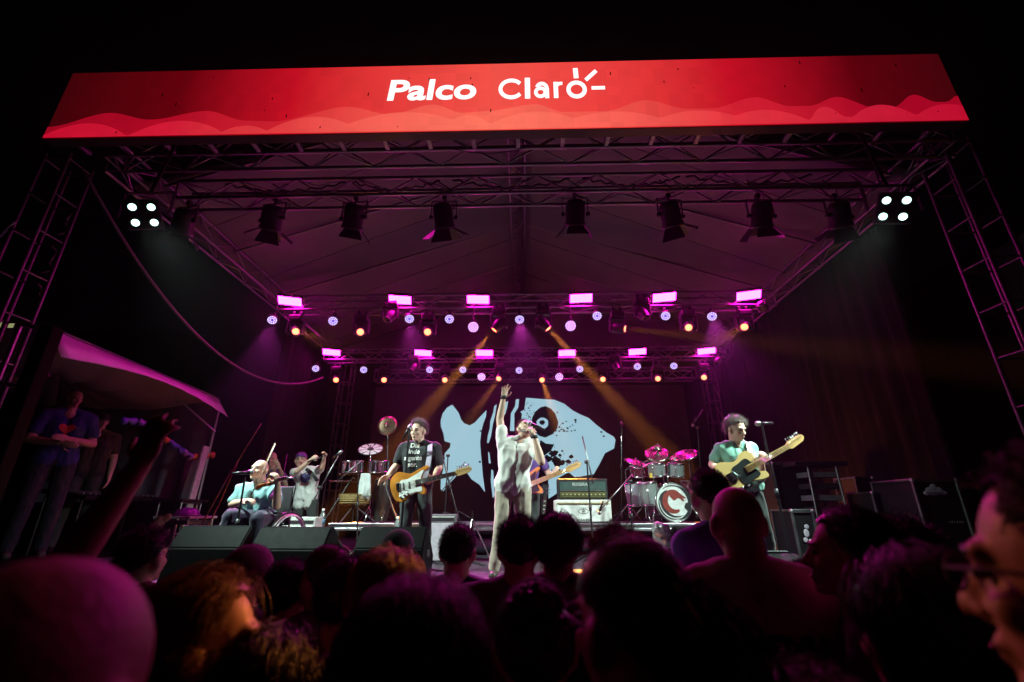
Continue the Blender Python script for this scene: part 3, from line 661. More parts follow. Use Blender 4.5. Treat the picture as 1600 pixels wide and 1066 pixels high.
def head_blobs(b, hc, B, s, jaw=1.0, ears=True, face=True):
    P = lambda x, f, u: hc + B @ (Vector((x, f, u)) * s)
    q = B.to_quaternion(); E = lambda c, r_: b.ell(P(*c), Vector(r_) * s, q, 3)
    E((0, -.010, .025), (.077, .096, .092)); E((0, .028, -.035), (.060 * jaw, .064, .082))
    for sx in (-1, 1):
        b.cap(P(sx * .050 * jaw, .0, -.055), .022 * s, P(sx * .012, .060, -.100), .020 * s)
        if ears: E((sx * .083, -.010, -.012), (.013, .022, .034)); E((sx * .090, -.022, -.004), (.008, .010, .026)); E((sx * .076, .002, -.038), (.013, .011, .013))
        if face: E((sx * .040, .062, -.030), (.022, .022, .022))
    E((0, .074, -.103), (.022, .018, .018))
    if face:
        b.cap(P(0, .090, .008), .009 * s, P(0, .113, -.036), .0125 * s); E((.013, .098, -.040), (.010, .011, .008)); E((-.013, .098, -.040), (.010, .011, .008))
        b.cap(P(-.040, .078, .022), .012 * s, P(-.012, .088, .020), .012 * s); b.cap(P(.040, .078, .022), .012 * s, P(.012, .088, .020), .012 * s)
        E((0, .090, -.066), (.026, .012, .007)); E((0, .088, -.078), (.022, .012, .008))

def hand_blobs(b, wr, d, palm, curl, s=1.0, side=1, spread=.0, thumb=.6):
    """wrist, direction of the fingers, palm normal; side +1 when the thumb lies along d x palm"""
    d = Vector(d).normalized(); n = Vector(palm); n = (n - d * n.dot(d)).normalized(); t = d.cross(n) * side
    P = lambda a, c, e: wr + (d * a + t * c + n * e) * s
    q = Matrix((t, d, n)).transposed().to_quaternion()
    b.ell(P(.045, 0, 0), (.040 * s, .052 * s, .017 * s), q, 3); b.cap(P(-.01, 0, 0), .024 * s, P(.03, 0, 0), .026 * s)
    for k, (off, L, r_) in enumerate(((.030, .072, .0092), (.010, .080, .0095), (-.011, .075, .0092), (-.030, .060, .0082))):
        p = P(.082 - abs(off - .004) * .25, off, 0); a = 0.0; dirv = (d + t * (off / .03) * spread).normalized(); cc = curl[k] if isinstance(curl, (list, tuple)) else curl
        for j, fr in enumerate((.45, .31, .24)):
            a += cc * (.8, 1.0, .7)[j]; v = dirv * math.cos(a) + n * math.sin(a); p2 = p + v * (L * fr * s)
            b.cap(p, r_ * s * (1 - .08 * j), p2, r_ * s * (1 - .08 * (j + 1)), 8); p = p2
    p = P(.018, .028, .006); v = (d * .55 + t * .8 + n * .35 * thumb).normalized(); p2 = p + v * .042 * s; b.cap(p, .013 * s, p2, .0115 * s, 8)
    v2 = (d * .9 + t * .25 + n * .5 * thumb).normalized(); b.cap(p2, .0112 * s, p2 + v2 * .032 * s, .0095 * s, 8)

HMAX = dict(short=.020, buzz=.008, curly=.066, mop=.066, long=.030, mid=.030, bun=.016, pony=.016, tuft=.035)
def hair_strands(hc, B, s, style, seed, n, length, curl=0.0, rad=.0016, gravity=1.0, flow=(0, -1, .2)):
    """n tapered strands grown from the scalp, combed along flow and kept in a shell round head and neck"""
    rg = np.random.default_rng(seed); Bm = np.array(B); h = np.array(hc); seg = 8 if length > .12 else 5
    ax = np.array((.083, .102, .099)) * s; c0 = np.array((0, -.010, .025)) * s
    v = rg.normal(size=(n * 6, 3)); v /= np.linalg.norm(v, axis=1)[:, None]
    keep = (v[:, 2] > .05 - np.maximum(0, -v[:, 1]) * .9 + np.maximum(0, v[:, 1]) * .25) & ~((v[:, 1] > .55) & (v[:, 2] < .62)) & ~((np.abs(v[:, 0]) > .8) & (v[:, 1] > .1) & (v[:, 2] < .15))
    v = v[keep][:n]; m = len(v)
    p = c0 + v * ax * .985; d = v * .6 + np.array(flow) * .8 + rg.normal(size=(m, 3)) * .2; d /= np.linalg.norm(d, axis=1)[:, None]
    st = length * s * rg.uniform(.6, 1.15, m)[:, None] / seg; ph = rg.uniform(0, 6.28, m); P_ = [p.copy()]; top = 1 + HMAX[style] / .09 * rg.uniform(.25, 1.1, m)
    for j in range(seg):
        d = d + np.array((0, 0, -.35 * gravity)) + rg.normal(size=(m, 3)) * (.035 + curl * .5)
        if curl: d = d + curl * .9 * np.stack((np.cos(ph + j * 2.1), np.sin(ph + j * 2.1), np.cos(ph * 2 + j * 1.7)), 1)
        d /= np.linalg.norm(d, axis=1)[:, None]; p = p + d * st
        hi = p[:, 2] > -.07 * s; e = (p - c0) / ax; le = np.linalg.norm(e, axis=1); lc = np.clip(le, 1.004, top)
        p = np.where(hi[:, None], c0 + e / le[:, None] * lc[:, None] * ax, p)
        dn = np.maximum(0, -.07 * s - p[:, 2]); q = p[:, :2] - np.array((0, -.035 * s)); rr = np.linalg.norm(q, axis=1) + 1e-6
        rc = np.clip(rr, .058 * s + np.maximum(0, dn - .08 * s) * .35, (.098 * s + dn * .18) * (.8 + .25 * (top - 1) / .4)); q2 = q / rr[:, None] * rc[:, None] + np.array((0, -.035 * s))
        q2[:, 1] = np.minimum(q2[:, 1], .03 * s)
        p = np.where(hi[:, None], p, np.concatenate((q2, p[:, 2:]), 1)); P_.append(p.copy())
    P_ = np.stack(P_, 1); T = np.gradient(P_, axis=1); T /= np.linalg.norm(T, axis=2)[..., None] + 1e-9
    A = np.cross(T, (0.31, .52, .79)); A /= np.linalg.norm(A, axis=2)[..., None] + 1e-9; C_ = np.cross(T, A)
    r_ = rad * s * (1.0 - .75 * np.arange(seg + 1) / seg)[None, :, None]
    ring = np.stack([P_ + (A * math.cos(k * 2.0944) + C_ * math.sin(k * 2.0944)) * r_ for k in range(3)], 2)       # strand, ring, 3, xyz
    V = ring.reshape(-1, 3) @ Bm.T + h
    base = (np.arange(m) * (seg + 1) * 3)[:, None, None] + (np.arange(seg) * 3)[None, :, None]; k = np.arange(3)[None, None, :]; k2 = (k + 1) % 3
    F = np.stack((base + k, base + k2, base + 3 + k2, base + 3 + k), -1).reshape(-1, 4)
    return V, F
MASK = lambda lo, hl=.25: (lambda v: v[2] > lo - max(0, -v[1]) * .9 + max(0, v[1]) * hl and not (v[1] > .55 and v[2] < .62) and not (abs(v[0]) > .8 and v[1] > .1 and v[2] < .15))
def make_hair(name, hc, B, s, style, m, parent, seed=1, n=900, length=None):
    b = MB(); q = B.to_quaternion(); P = lambda x, f, u: hc + B @ (Vector((x, f, u)) * s)
    L = {'short': .035, 'buzz': .010, 'curly': .075, 'mop': .085, 'long': .40, 'mid': .20, 'bun': .07, 'pony': .07, 'tuft': .05}[style] if length is None else length
    if style != 'buzz' or True:
        th = .004 if style in ('buzz', 'short') else .010
        me = bpy.data.meshes.new('cap'); bm2 = bmesh.new(); bmesh.ops.create_icosphere(bm2, subdivisions=4, radius=1)
        ax = Vector((.081 + th, .100 + th, .096 + th)) * s; mk = MASK(.05)
        dele = [v for v in bm2.verts if not mk(v.co)]
        bmesh.ops.delete(bm2, geom=dele, context='VERTS')
        for v in bm2.verts: v.co = hc + B @ (Vector((v.co.x * ax.x, v.co.y * ax.y - .010 * s, v.co.z * ax.z + .025 * s)))
        for f in bm2.faces: f.smooth = True
        Vc = [tuple(v.co) for v in bm2.verts]; Fc = [tuple(v.index for v in f.verts) for f in bm2.faces]; bm2.free(); bpy.data.meshes.remove(me)
    kw = dict(short=dict(curl=.1, gravity=.5, flow=(0, -.5, .5)), buzz=dict(curl=0, gravity=.2, flow=(0, 0, .3)), curly=dict(curl=.55, gravity=.3, flow=(0, -.2, .5)), mop=dict(curl=.25, gravity=.8, flow=(.15, -.5, .5)),
              long=dict(curl=.015, gravity=1.3, flow=(0, -.9, .2)), mid=dict(curl=.03, gravity=1.1, flow=(0, -.8, .2)), bun=dict(curl=.05, gravity=-.2, flow=(0, -1.2, .5)), pony=dict(curl=.05, gravity=-.1, flow=(0, -1.4, .2)), tuft=dict(curl=.3, gravity=.2, flow=(0, -.3, .9)))[style]
    V, F = hair_strands(hc, B, s, style, seed, n, L, rad=.0016 if n < 1500 else (.0012 if n < 2400 else .0008), **kw)
    k0 = len(Vc); Vs = Vc + V.tolist(); Fs = Fc + (F + k0).tolist()
    if style in ('bun', 'pony'):
        c = np.array(P(0, -.115, .095 if style == 'bun' else .05)); rg = np.random.default_rng(seed)
        if style == 'bun':
            for k in range(260):
                v = rg.normal(size=3); v /= np.linalg.norm(v); t = np.cross(v, rg.normal(size=3)); t /= np.linalg.norm(t); k1 = len(Vs)
                for j in range(7):
                    a = j * .32; p = c + (v * math.cos(a) + t * math.sin(a)) * .052 * s * rg.uniform(.85, 1.2)
                    for e in range(3): Vs.append(tuple(p + rg.normal(size=3) * .0022))
                for j in range(6):
                    for e in range(3): Fs.append((k1 + j * 3 + e, k1 + j * 3 + (e + 1) % 3, k1 + j * 3 + 3 + (e + 1) % 3, k1 + j * 3 + 3 + e))
        else:
            bk = np.array(B @ Vector((0, -1, 0))); up_ = np.array(B @ Vector((0, 0, 1)))
            for k in range(320):
                k1 = len(Vs); o_ = rg.normal(size=3) * .010; sp_ = rg.normal(size=3) * .030; Lp = rg.uniform(.2, .34)
                for j in range(9):
                    t = j / 8; p = c - up_ * .02 + o_ + bk * (.05 * math.sin(min(1, t * 2.2) * 1.57)) + sp_ * (.3 + t) + np.array((0, 0, -Lp * t * t - .03 * t)) + up_ * .03 * math.sin(min(1, t * 3) * 3.14)
                    for e in range(3): a = e * 2.09; Vs.append(tuple(p + np.array((math.cos(a), math.sin(a), 0)) * .0022))
                for j in range(8):
                    for e in range(3): Fs.append((k1 + j * 3 + e, k1 + j * 3 + (e + 1) % 3, k1 + j * 3 + 3 + (e + 1) % 3, k1 + j * 3 + 3 + e))
    me = bpy.data.meshes.new(name); me.from_pydata(Vs, [], Fs); me.materials.append(m); me.polygons.foreach_set('use_smooth', [True] * len(me.polygons))
    return link(name, me, parent)

STAND = dict(pel=(0, 0, .95), wai=(0, 0, 1.08), che=(0, .01, 1.27), nek=(0, .02, 1.48), hed=(0, 0, 1.61),
             sL=(.185, .02, 1.40), eL=(.235, .03, 1.13), wL=(.23, -.07, .89), sR=(-.185, .02, 1.40), eR=(-.235, .03, 1.13), wR=(-.23, -.07, .89),
             hL=(.095, 0, .90), kL=(.11, -.02, .49), aL=(.12, .03, .09), hR=(-.095, 0, .90), kR=(-.11, -.02, .49), aR=(-.12, .03, .09))
def human(label, loc, rz=0.0, H=1.75, J=None, abs_j=False, look=(0, -1, 0), hup=(0, 0, 1), hands=None, vox=.011, skin=None, shirt=None, sleeve=.58, collar=False, pants=None, shoes=None,
          hair=None, hairc='black', hair_n=900, hair_len=None, wide=1.0, belly=1.0, face=True, beard=None, bottom=True, seed=1, group=None, cap=None, hem=.0, jaw=1.0, ears=True, name='person', fold=.006):
    skin = skin or SKIN; k = H / 1.75; j = {a: Vector(v) * k for a, v in STAND.items()}
    for a, v in (J or {}).items(): j[a] = Vector(v) if abs_j else Vector(v) * k
    hands = hands or {}; b = MB(); s = k; hs = min(1.06, max(.95, k))
    for a in 'LR':                                   # wide: shoulders
        if not abs_j:
            for q in ('s', 'e', 'w'): j[q + a].x *= wide
    Bh = basis(look, hup); hc = j['hed']
    sx = (j['sL'] - j['sR']).normalized(); w_ = (j['sL'] - j['sR']).length / 2
    def torso(b, inf, body=True):
        for e in (-1, 1):
            b.cap(j['pel'] + sx * e * .075 * k, .105 * k + inf, j['wai'] + sx * e * .06 * k, .095 * k * belly + inf)
            b.cap(j['wai'] + sx * e * .06 * k, .095 * k * belly + inf, j['che'] + sx * e * .07 * k * wide, .108 * k + inf)
            b.cap(j['che'] + sx * e * .07 * k * wide, .108 * k + inf, j['nek'] - Vector((0, 0, .085 * k)) + sx * e * .085 * k, .066 * k + inf)
        for a in 'LR':
            b.cap(j['nek'] - Vector((0, 0, .012 * k)), .050 * k + inf * .5, j['s' + a], .058 * k + inf)
            b.cap(j['s' + a], .060 * k + inf, j['che'] + (j['s' + a] - j['nek']) * .45 - Vector((0, 0, .03 * k)), .085 * k + inf * .6)
    torso(b, 0)
    nb = j['nek']; b.cap(nb - Vector((0, 0, .05 * k)), .066 * k, hc + Bh @ Vector((0, -.030, -.045)) * hs, .063 * hs)
    head_blobs(b, hc, Bh, hs, jaw, ears, face)
    for a in 'LR':
        b.cap(j['s' + a], .056 * k, j['e' + a], .043 * k); b.cap(j['e' + a], .043 * k, j['e' + a].lerp(j['w' + a], .3), .043 * k); b.cap(j['e' + a].lerp(j['w' + a], .3), .043 * k, j['w' + a], .027 * k)
        hd = hands.get(a); fd = (j['w' + a] - j['e' + a]).normalized()
        if hd: hand_blobs(b, j['w' + a], hd.get('d', fd), hd.get('n', (0, -1, 0)), hd.get('curl', .35), k * hd.get('s', 1), hd.get('side', 1), hd.get('spread', .0), hd.get('thumb', .6))
        else: hand_blobs(b, j['w' + a], fd, (1 if a == 'R' else -1, .2, 0), .35, k, 1 if a == 'L' else -1)
        if bottom:
            b.cap(j['h' + a], .085 * k, j['k' + a], .056 * k); b.cap(j['k' + a], .056 * k, j['k' + a].lerp(j['a' + a], .35), .056 * k); b.cap(j['k' + a].lerp(j['a' + a], .35), .056 * k, j['a' + a], .036 * k)
            fdir = (j['a' + a] - j['k' + a]); ff = Vector((j['a' + a].x - j['h' + a].x, 0, 0)) * .4 + Vector((0, -1, 0)); ff.normalize()
            b.cap(j['a' + a] - Vector((0, 0, .045 * k)), .036 * k, j['a' + a] + ff * .13 * k - Vector((0, 0, .052 * k)), .03 * k)
    me = voxel(b, vox, 2, name='body'); me.materials.append(skin)
    o = link(name, me); o.location = loc; o.rotation_euler = (0, 0, rz); tag(o, label, 'person', group)
    if shirt:
        b = MB(); torso(b, .019)
        if hem:
            for e in (-1, 1): b.cap(j['pel'] + sx * e * .08 * k, .112 * k, j['pel'] + sx * e * .08 * k - Vector((0, 0, hem)), .114 * k)
        for a in 'LR':
            if sleeve > 0:
                if sleeve <= 1: b.cap(j['s' + a], .070 * k, j['s' + a].lerp(j['e' + a], sleeve), .068 * k)
                else: b.cap(j['s' + a], .070 * k, j['e' + a], .060 * k); b.cap(j['e' + a], .060 * k, j['w' + a].lerp(j['e' + a], .06), .042 * k)
        c = link('shirt', voxel(b, max(vox, .010), 3, fold, seed, 'shirt'), o); c.data.materials.append(shirt)
    if pants and bottom:
        b = MB()
        for a in 'LR':
            b.cap(j['h' + a] + Vector((0, 0, .04 * k)), .094 * k, j['h' + a], .095 * k); b.cap(j['h' + a], .098 * k, j['k' + a], .070 * k); b.cap(j['k' + a], .070 * k, j['a' + a], .056 * k)
        b.cap(j['pel'] + sx * .065 * k, .100 * k, j['pel'] - sx * .065 * k, .100 * k)
        c = link('trousers', voxel(b, max(vox, .010), 3, fold * .8, seed + 5, 'trousers'), o); c.data.materials.append(pants)
    if bottom:
        for a in 'LR':
            b = MB(); ff = Vector((j['a' + a].x - j['h' + a].x, 0, 0)) * .4 + Vector((0, -1, 0)); ff.normalize(); an = j['a' + a]
            b.cap(an - ff * .03 * k - Vector((0, 0, .045 * k)), .046 * k, an + ff * .14 * k - Vector((0, 0, .055 * k)), .042 * k); b.cap(an, .045 * k, an - Vector((0, 0, .04)), .048 * k)
            c = link('shoe', voxel(b, .012, 2, name='shoe'), o); c.data.materials.append(shoes or RUB)
    P = lambda x, f, u: hc + Bh @ (Vector((x, f, u)) * hs); qh = Bh.to_quaternion()
    if face:
        for e in (-1, 1):
            b = MB(); b.ell(P(e * .032, .0845, .000), Vector((.0125, .008, .0065)) * hs, qh, 2); b.build('eye', EYE, o)
            if face == 2 or hair or beard:
                b = MB(); b.cap(P(e * .046, .084, .022), .0035 * hs, P(e * .016, .097, .024), .0042 * hs, 6); b.build('eyebrow', HAIR[hairc if hairc != 'grey' else 'brown'], o)
        b = MB(); b.ell(P(0, .099, -.0715), Vector((.021, .004, .004)) * hs, qh, 2); b.build('mouth', TEETH, o)
    if beard:
        b = MB()
        for e in (-1, 1):
            b.cap(P(e * .058, .012, -.045), .016 * hs, P(e * .036, .055, -.098), .021 * hs)
        b.cap(P(-.034, .058, -.1), .022 * hs, P(.034, .058, -.1), .022 * hs); b.ell(P(0, .074, -.105), Vector((.036, .026, .026)) * hs, qh); b.cap(P(-.02, .098, -.056), .007 * hs, P(.02, .098, -.056), .007 * hs)
        c = link('beard', voxel(b, .007, 2, .002, seed, 'beard'), o); c.data.materials.append(HAIR[beard])
    if cap:
        b = MB(); b.ell(P(0, -.01, .045), Vector((.090, .110, .092)) * hs, qh, 3)
        bmesh.ops.bisect_plane(b.bm, geom=b.bm.verts[:] + b.bm.edges[:] + b.bm.faces[:], plane_co=P(0, 0, .03), plane_no=Bh @ Vector((0, .1, 1)), clear_inner=True)
        b.prism([(-.075, 0), (.075, 0), (.07, .05), (.04, .085), (0, .095), (-.04, .085), (-.07, .05)], .006, Matrix.Translation(P(0, .07, .035)) @ Bh.to_4x4() @ Matrix.Rotation(R(-12), 4, 'X') @ Matrix.Diagonal((hs, hs, hs, 1)))
        c = b.build('cap', cap, o)
        for f in c.data.polygons: f.use_smooth = True
    if hair: make_hair('hair', hc, Bh, hs, hair, HAIR[hairc], o, seed, hair_n, hair_len)
    return o, j, Bh, hc, hs
def pj(spec, loc, feet=.09):
    """joints from photo pixels: (px, py, depth offset) -> local to loc"""
    L = Vector(loc); d = {k: at(v[0], v[1], loc[1] + (v[2] if len(v) > 2 else 0)) - L for k, v in spec.items()}
    for k in ('aL', 'aR'):
        if k in d and feet: d[k].z = feet
    return d
def shirt_print(body, w_, J_, parent, m, size, dz=0, dx=0, yoff=None, name='lettering', sx=1.0):
    """lay flat lettering onto the front of a shirt, following its surface"""
    sh = [c for c in parent.children if c.name.startswith('shirt')][0]
    me = text_mesh(body, size, m, th=.0, sx=sx, off=size * .02) if isinstance(body, str) else body
    bm2 = bmesh.new(); bm2.from_mesh(me)
    bmesh.ops.subdivide_edges(bm2, edges=[e for e in bm2.edges if e.calc_length() > .03], cuts=1)
    bm2.to_mesh(me); bm2.free()
    from mathutils.bvhtree import BVHTree
    vs = [v.co for v in sh.data.vertices]; bv = BVHTree.FromPolygons(vs, [tuple(p.vertices) for p in sh.data.polygons])
    c = J_['che'] + Vector((dx, 0, dz)); sgn = -1 if w_ == 'front' else 1
    for v in me.vertices:
        x = c.x + (v.co.x if sgn < 0 else -v.co.x); z = c.z + v.co.y
        h = bv.ray_cast(Vector((x, sgn * 1.0 + c.y, z)), Vector((0, -sgn, 0)))
        y = h[0].y + sgn * .004 if h[0] is not None else c.y + sgn * .14
        v.co = (x, y, z)
    return link(name, me, parent)

# ================================================================== instruments
SUN = mat('sunburst', (.55, .20, .03), .2, var=.5, scale=5, coat=.6); CREAM = mat('butterscotch', (.72, .50, .20), .25, var=.06, scale=5, coat=.5)
MAPLE = mat('maple', (.62, .38, .15), .3, var=.12, scale=20, coat=.3); ROSE = mat('rosewood', (.05, .03, .02), .4); PWHITE = mat('white_plastic', (.75, .75, .70), .35); PBLACK = mat('black_plastic', (.015, .02, .02), .3)
def rounded(pts, n=4):
    out = []; N = len(pts)
    for i in range(N):
        p0, p1, p2, p3 = [Vector(pts[(i + k) % N]) for k in (-1, 0, 1, 2)]
        for k in range(n):
            t = k / n; out.append(.5 * ((2 * p1) + (p2 - p0) * t + (2 * p0 - 5 * p1 + 4 * p2 - p3) * t * t + (3 * p1 - p0 - 3 * p2 + p3) * t ** 3))
    return out
STRAT = [(-.215, 0), (-.20, .10), (-.12, .155), (-.03, .125), (.03, .108), (.10, .13), (.20, .155), (.225, .13), (.16, .085), (.13, .03), (.14, -.03), (.17, -.10), (.14, -.14), (.07, -.105), (-.01, -.11), (-.09, -.165), (-.17, -.13)]
TELE = [(-.215, 0), (-.205, .11), (-.13, .158), (-.04, .12), (.02, .105), (.10, .14), (.165, .13), (.185, .06), (.13, .03), (.13, -.035), (.155, -.06), (.20, -.09), (.195, -.13), (.14, -.135), (.05, -.108), (-.02, -.115), (-.11, -.17), (-.19, -.12)]
LESP = [(-.215, 0), (-.20, .11), (-.12, .16), (-.03, .115), (.04, .10), (.12, .125), (.18, .09), (.15, .03), (.15, -.03), (.19, -.08), (.20, -.13), (.14, -.125), (.04, -.10), (-.03, -.115), (-.12, -.16), (-.20, -.11)]
def guitar(name, label, pos, neck, face, outline, bodym, guardm, neckm, boardm, s=1.0, kind='strat', headm=None, longneck=1.0):
    X = Vector(neck).normalized(); Zv = Vector(face); Zv = (Zv - X * Zv.dot(X)).normalized(); Yv = Zv.cross(X)
    t = thing(name, label, 'guitar', pos); t.rotation_mode = 'QUATERNION'; t.rotation_quaternion = Matrix((X, Yv, Zv)).transposed().to_quaternion(); t.scale = (s, s, s)
    b = MB(); b.prism(rounded(outline), .044, Matrix.Translation((0, 0, -.022)))
    es = [e for e in b.bm.edges if e.is_manifold and e.calc_face_angle(0) > 1.2]; bmesh.ops.bevel(b.bm, geom=es, offset=.006, segments=2, affect='EDGES')
    b.build('body', bodym, t)
    Ln = .135 + .37 * longneck
    b = MB(); b.prism([(.05, -.028), (Ln, -.021), (Ln, .021), (.05, .028)], .016, Matrix.Translation((0, 0, .014))); b.build('neck', neckm, t)
    fb = MB(); fb.prism([(.06, -.027), (Ln, -.020), (Ln, .020), (.06, .027)], .005, Matrix.Translation((0, 0, .0305))); f_ = fb.build('fretboard', boardm, t)
    fr = MB()
    for k in range(20):
        x = Ln - .001 - (Ln - .06) * (1 - .5 ** (k / 12.)) / (1 - .5 ** (20 / 12.)); fr.box((x, 0, .0362), (.0018, .044, .0015))
    fr.build('fret', CHR, f_)
    ins = MB()
    for k in (3, 5, 7, 9, 12, 15): x = Ln - (Ln - .06) * (1 - .5 ** ((k - .5) / 12.)) / (1 - .5 ** (20 / 12.)); ins.box((x, 0, .0362), (.012 if kind == 'lp' else .006, .026 if kind == 'lp' else .006, .001))
    ins.build('inlay', PWHITE if boardm is ROSE else PBLACK, f_)
    hd = MB()
    if kind == 'lp': hp = [(Ln, -.02), (Ln + .03, -.04), (Ln + .17, -.045), (Ln + .15, -.01), (Ln + .17, .045), (Ln + .03, .04), (Ln, .02)]
    else: hp = [(Ln, -.021), (Ln + .03, -.034), (Ln + .07, -.030), (Ln + .155, -.020), (Ln + .185, .004), (Ln + .18, .03), (Ln + .155, .043), (Ln + .02, .036), (Ln, .021)]
    hd.prism(hp, .014, Matrix.Translation((0, 0, .012))); h_ = hd.build('headstock', headm or neckm, t)
    for k in range(6):
        if kind == 'lp': x, y, ys = Ln + .04 + (k % 3) * .045, (.047 if k < 3 else -.047), (1 if k < 3 else -1)
        else: x, y, ys = Ln + .03 + k * .025, .045, 1
        b = MB(); b.tube((x, y - ys * .01, .018), (x, y + ys * .014, .018), .004, n=6); b.ell((x, y + ys * .018, .018), (.007, .008, .005), sub=2); b.tube((x, y - ys * .024, .02), (x, y - ys * .024, .034), .004, n=6); b.build('tuning_peg', CHR, t)
    if kind == 'strat':
        b = MB(); b.prism(rounded([(-.10, .05), (-.02, .055), (.08, .085), (.17, .115), (.13, .04), (.13, -.04), (.13, -.10), (.06, -.095), (-.02, -.105), (-.08, -.13), (-.12, -.09)], 3), .003, Matrix.Translation((0, 0, .0225))); g = b.build('pickguard', guardm, t)
        for k, x in enumerate((-.075, -.01, .065)): MB().box((x, .002, .030), (.017, .07, .012), bev=.004).build('pickup', PWHITE, t)
        MB().box((-.125, .0, .030), (.04, .08, .012), bev=.003).build('bridge', CHR, t); MB().path([(-.125, -.04, .035), (-.06, -.06, .06), (.0, -.075, .06)], .003).build('tremolo_arm', CHR, t)
        for k in range(3): MB().tube((-.03 - k * .04, -.085 - k * .012, .024), (-.03 - k * .04, -.085 - k * .012, .040), .011, .009, 10).build('knob', PWHITE, t)
    elif kind == 'tele':
        b = MB(); b.prism(rounded([(-.06, .06), (.02, .075), (.10, .085), (.13, .035), (.13, -.03), (.14, -.085), (.06, -.095), (-.03, -.10), (-.05, -.02)], 3), .003, Matrix.Translation((0, 0, .0225))); b.build('pickguard', guardm, t)
        MB().box((.07, 0, .028), (.018, .065, .010), bev=.003).build('pickup', CHR, t); MB().box((-.105, .0, .027), (.075, .085, .008), bev=.003).build('bridge', CHR, t)
        MB().box((-.075, .004, .032), (.018, .065, .008), Quaternion((0, 0, 1), .25)).build('pickup', PBLACK, t)
        MB().box((-.06, -.115, .025), (.15, .028, .004), Quaternion((0, 0, 1), -.08)).build('control_plate', CHR, t)
        for k in range(2): MB().tube((-.02 - k * .06, -.117 + k * .005, .026), (-.02 - k * .06, -.117 + k * .005, .044), .010, n=10).build('knob', CHR, t)
    else:
        for x in (-.05, .06): MB().box((x, 0, .028), (.036, .07, .012), bev=.003).build('pickup', CHR, t)
        MB().box((-.11, 0, .03), (.014, .08, .014), bev=.003).build('bridge', CHR, t)
    st = MB()
    for k in range(6): st.tube((-.11, -.024 + k * .0096, .038), (Ln, -.016 + k * .0064, .038), .0007, n=4); 
    st.build('string', CHR, t)
    return t
def mic_mesh(parent, p, d, nm='microphone'):
    d = Vector(d).normalized(); p = Vector(p); b = MB(); b.tube(p, p - d * .16, .018, .012, 12); m_ = b.build(nm, BLKM, parent)
    b = MB(); b.ell(p + d * .015, (.026, .026, .028), aimq(d), 2); b.tube(p - d * .008, p + d * .002, .027, n=14); b.build('grille', mat('mic_grille', (.35, .35, .36), .35, .9), m_); return m_
def mic_stand(label, base, top, tip=None, mic=True, boom=None, tripod=True, midr=.010):
    """vertical pole from base to top, optional boom line (a, b) through the top, microphone at tip"""
    base = Vector(base); top = Vector(top); t = thing('microphone_stand', label, 'mic stand', base); L = lambda p: Vector(p) - base
    bar('pole', base + Vector((0, 0, .05)), base.lerp(top, .55), .0125, BLKM, t); bar('pole', base.lerp(top, .5), top, midr, CHR if midr < .0095 else BLKM, t)
    b = MB(); c = L(base.lerp(top, .54)); b.tube(c - Vector((0, 0, .04)), c + Vector((0, 0, .04)), .02, n=10); b.build('clutch', BLK, t)
    if tripod:
        for k in range(3):
            a = k * 2.094 + .4; b = MB(); b.tube((0, 0, .16), (math.cos(a) * .28, math.sin(a) * .28, .012), .009, n=6); b.build('leg', BLKM, t)
    else:
        b = MB(); b.lathe([(0, .03), (.03, .028), (.12, .012), (.125, 0), (0, 0)], n=24); b.build('base', BLKM, t)
    if boom:
        a, c = L(boom[0]), L(boom[1]); b = MB(); b.tube(a, c, .009, n=8); b.build('boom', ALUD, t); b = MB(); b.tube(L(top) - Vector((.03, 0, 0)), L(top) + Vector((.03, 0, 0)), .022, n=10); b.build('joint', BLK, t)
    if mic and tip is not None: mic_mesh(t, L(tip[0]), tip[1])
    return t
CY = mat('cymbal_bronze', (.58, .47, .40), .28, 1.0, .12, 30)
